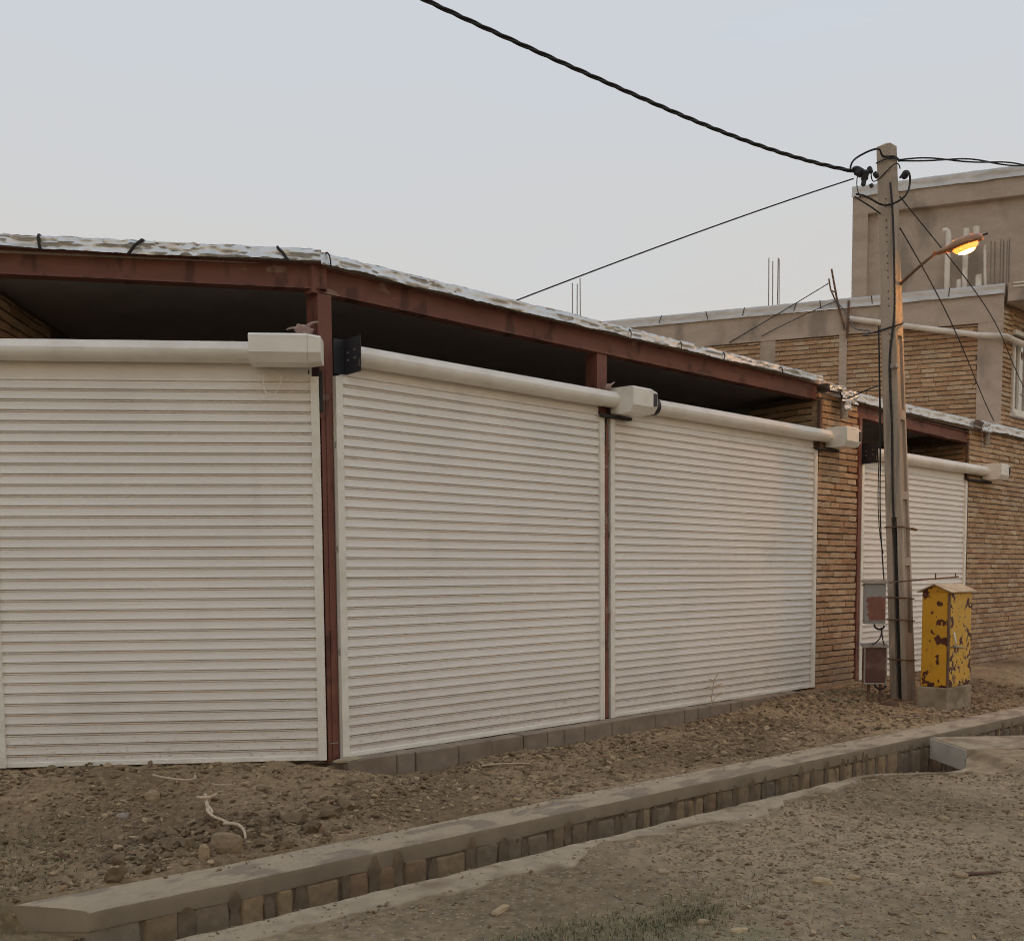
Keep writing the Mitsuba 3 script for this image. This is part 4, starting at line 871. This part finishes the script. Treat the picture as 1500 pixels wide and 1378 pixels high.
bulb = trimesh.creation.icosphere(subdivisions=3); bulb.vertices = bulb.vertices * (.116, .088, .062) + (LEN * .63, 0, -.059); bulb.apply_transform(LM)
key = add(sl_ + '__bulb', bulb, 'm_frame', smooth=True)
scene[key]['emitter'] = {'type': 'area', 'radiance': {'type': 'rgb', 'value': [23.0, 9.2, 0.9]}}
add(sl_ + '__end_clip', tube([LM[:3, :3] @ (LEN * .98, 0, .02) + LA, LM[:3, :3] @ (LEN * 1.05, 0, .03) + LA, LM[:3, :3] @ (LEN * 1.12, 0, .03) + LA], .012, 6), 'm_dark')

# overhead cables
def twisted(pts, label, r, rad, pitch, n=900, strands=3):
    k = thing('overhead_cable', label, 'cable'); c = spline(pts, n)
    d = np.r_[0, np.cumsum(np.linalg.norm(np.diff(c, axis=0), axis=1))]
    t = np.gradient(c, axis=0); t /= np.linalg.norm(t, axis=1, keepdims=True); a = np.cross(t, (0, 0, 1)); a /= np.linalg.norm(a, axis=1, keepdims=True); b = np.cross(a, t)
    for s in range(strands):
        ph = 2 * np.pi * (d / pitch + s / strands)
        add(k + '__strand', tube(c + rad * (np.cos(ph)[:, None] * a + np.sin(ph)[:, None] * b), r, 6), 'm_cable', smooth=True)
    return k
pts = np.array([[11.285, 6.242, 6.505], [9.939, 6.589, 6.519], [7.718, 7.002, 6.676], [5.776, 7.441, 6.934], [3.2, 8.05, 7.42], [0.2, 8.75, 8.15], [-6.0, 10.2, 9.9], [-14, 12.1, 12.6]])
twisted(pts, 'thick twisted black overhead cable running from the pole to the upper left', .0105, .0125, .62, 1800)
twisted([P_(1.1, -.1, 6.73), (12.826, 5.614, 6.855), (14.039, 5.338, 7.03), (17.0, 4.6, 7.5), (26.0, 2.4, 8.6), (38, -.5, 9.8)], 'pair of thin twisted black cables leaving the pole to the right', .0095, .016, 1.6, 700, 2)
wire('single thin black wire slanting from the pole top down to the shop roof', [(11.281, 6.237, 6.415), (10.2, 6.85, 5.95), (8.4, 7.9, 5.12), (6.717, 9.007, 4.30)], .0085, key='overhead_wire')
wire('steeper thin wire from the pole down to the foil edge above the brick wall', [P_(.9, -.05, 5.92), (13.4, 6.05, 5.20), (15.4, 6.5, 4.68), (17.307, 6.95, 4.23)], .0075, key='overhead_wire')
wire('upper thin wire from the pole top down towards the house window', [P_(1.05, -.05, 6.30), (14.0, 6.2, 5.95), (16.5, 6.6, 5.56), (19.21, 7.2, 5.06), (19.9, 7.3, 4.92)], .0075, key='overhead_wire')
wire('upper of two wires from the iron post down along the brick side wall', [FS.pt(-2.93, .08, 7.08), FS.pt(-3.8, .1, 6.62), FS.pt(-4.77, .03, 6.15)], .009, key='overhead_wire')
wire('lower of two wires from the iron post down along the brick side wall', [FS.pt(-2.80, .08, 6.74), FS.pt(-3.5, .1, 6.48), FS.pt(-4.16, .03, 6.22)], .008, key='overhead_wire')
wire('sagging wire between the iron posts and the middle of the pole', [FS.pt(-2.82, .08, 6.72), (15.8, 8.75, 5.98), (14.2, 7.72, 5.38), (12.7, 6.77, 4.93), P_(-.06, .95, 4.70), P_(-.05, -.06, 4.72), P_(.95, -.06, 4.79)], .010, key='overhead_wire', n=60)
wire('short wire curving from the pole to the foil wrapped roof outlet', [P_(-.1, 1.05, 4.03), (12.0, 6.6, 3.98), (12.2, 6.85, 4.02), (12.33, 6.95, 4.12)], .009, key='overhead_wire')

# ------------------------------------------------------------------ meter boxes left of the pole
FM = Frame((11.425, 6.07), (11.60 - 11.425, 5.86 - 6.07))   # their faces look towards the viewer
def meter_box(label, z0, z1, w, mat):
    k = thing('meter_box', label, 'meter box')
    add(k + '__case', FM.put(bevel(box(0, w, -.13, 0, z0, z1), .006)), mat)
    add(k + '__lid', FM.put(cat([box(.012, w - .012, .001, .010, z0 + .02, z1 - .02)])), mat)
    h = box(-.025, w + .03, -.15, .035, z1 + .004, z1 + .018); h.vertices[:, 2] += np.where(h.vertices[:, 1] > 0, -.012, .02); add(k + '__hood', FM.put(h), 'm_steel')
    fr_ = cat([box(-.004, .012, -.002, .013, z0, z1), box(w - .012, w + .004, -.002, .013, z0, z1), box(.012, w - .012, -.002, .013, z0 - .004, z0 + .014)])
    add(k + '__trim', FM.put(fr_), 'm_steel' if mat != 'm_box_grey' else 'm_box_grey')
    add(k + '__conduit', FM.put(tube(spline([(w * .55, -.06, z0), (w * .6, -.06, z0 - .05), (w * .85, -.06, z0 - .07), (w * 1.05, -.08, z0 - .03)], 12), .012, 8)), 'm_black', smooth=True)
    return k
meter_box('upper grey meter box with a rust red patch, left of the pole', 1.085, 1.585, .235, 'm_box_grey')
meter_box('lower dark brown meter box standing near the ground left of the pole', .345, .80, .265, 'm_box_brown')
wire(None, [FM.pt(.10, -.03, .83), FM.pt(.17, -.03, .88), FM.pt(.20, -.03, 1.04)], .008, holder='meter_box_001', key='cord', n=16)
wire(None, [FM.pt(.24, -.03, .82), FM.pt(.22, -.03, .90), FM.pt(.21, -.03, 1.04)], .008, holder='meter_box_001', key='cord', n=16)
for s in (.06, .2): add('meter_box_001__leg', FM.box(s, s + .03, -.10, -.07, .05, .345), 'm_rusty')
blob(11.56, 5.80, .10, yard_z, (.1, .3), 'stone', 'dark stone lying under the lower meter box', 'stone', mat='m_rusty', fl=(1, .7, .5))
k = numbered('iron_rod'); add(k, cat([tube([(11.40, 6.10, 1.565), (11.72, 5.80, 1.60), (12.30, 5.315, 1.655)], .010, 6), tube([(12.08, 5.50, 1.62), (12.08, 5.50, 1.66), (12.08, 5.50, 1.70)], .008, 6), tube([(12.27, 5.34, 1.64), (12.27, 5.34, 1.66), (12.27, 5.34, 1.70)], .008, 6)]), 'm_rusty', smooth=True, num=False); tag(k, 'thin iron rod lying level between the pole and the cabinet roof', 'rod')

# ------------------------------------------------------------------ yellow cabinet
yc = thing('electrical_cabinet', 'peeling yellow metal electrical cabinet with rust spots and gabled lid', 'electrical cabinet')
X0, X1, Y0, Y1 = CABX, CABX + .63, CABY, CABY + .325
pln = bevel(box(X0 - .025, X1 + .02, Y0 - .02, Y1 + .03, -.15, .325), .012).subdivide().subdivide(); pln.vertices = pln.vertices + .012 * (meshkit.fbm(pln.vertices * 12, 3)[:, None] - .5)
add(yc + '__plinth', pln, 'm_ledge')
add(yc + '__case', bevel(box(X0 + .004, X1 - .004, Y0 + .004, Y1, .328, 1.475), .005), 'm_cabinet')
add(yc + '__side_panel', bevel(box(X0 - .006, X0 + .002, Y0 + .012, Y1 - .008, .345, 1.462), .002), 'm_cabinet')
add(yc + '__door', bevel(box(X0 + .045, X1 - .012, Y0 - .008, Y0 + .002, .36, 1.455), .003), 'm_cabinet')
add(yc + '__hinge', cat([box(X1 - .02, X1 + .004, Y0 - .014, Y0 - .004, z, z + .07) for z in (.47, .86, 1.26)]), 'm_rusty')
add(yc + '__door_gap', cat([box(X0 + .030, X0 + .042, Y0 - .0015, Y0 + .006, .35, 1.46), box(X1 - .010, X1 - .003, Y0 - .0015, Y0 + .006, .35, 1.46)]), 'm_dark')
add(yc + '__corner_strip', box(X0 - .010, X0 + .022, Y0 - .012, Y0 + .003, .33, 1.46), 'm_rusty')
add(yc + '__door__latch', tube([(X0 + .05, Y0 - .02, .815), (X0 + .2, Y0 - .022, .81), (X0 + .42, Y0 - .02, .79)], .008, 6), 'm_steel', smooth=True)
add(yc + '__door__handle', tube(spline([(X0 + .13, Y0 - .012, .98), (X0 + .11, Y0 - .035, .93), (X0 + .12, Y0 - .04, .86), (X0 + .15, Y0 - .015, .82)], 12), .012, 8), 'm_frame', smooth=True)
ym = (Y0 + Y1) / 2
gab = extrude_profile([(Y0 + .002, 1.476), (Y1 - .002, 1.476), (ym, 1.555)], X0 + .004, X1 - .004); add(yc + '__gable', gab, 'm_cabinet')
for s, yy in ((-1, Y0 - .05), (1, Y1 + .05)):
    rf = extrude_profile([(ym - s * .0, 1.575), (ym, 1.562), (yy, 1.468), (yy, 1.480)], X0 - .045, X1 + .04); add(yc + '__lid_panel', rf, 'm_cab_roof')

# dry weed before the third shutter
wd = thing('weed', 'small dry weed with narrow leaves standing against the third shutter', 'weed')
add(wd + '__stem', cat([tube(spline([(9.42, 6.90, .14), (9.43, 6.89, .33), (9.46, 6.88, .50)], 12), .005, 6), tube(spline([(9.42, 6.9, .2), (9.5, 6.87, .30), (9.58, 6.86, .34)], 10), .004, 6)]), 'm_twig', smooth=True)
for (x, z, dx, dz) in ((9.44, .36, -.16, .06), (9.45, .38, .15, .05), (9.455, .42, .2, -.03), (9.45, .44, -.12, .07), (9.46, .47, .06, .09), (9.43, .28, -.09, .02), (9.5, .29, .12, .03)):
    p = np.array([(x, 6.885, z - .004), (x + dx * .5, 6.87, z + dz * .7 + .014), (x + dx, 6.865, z + dz), (x + dx * .5, 6.872, z + dz * .7 - .014)]); 
    add(wd + '__leaf', trimesh.Trimesh(np.vstack([p, p + (0, .0015, 0)]), [[0, 1, 2], [0, 2, 3], [4, 6, 5], [4, 7, 6]], process=False), 'm_twig')
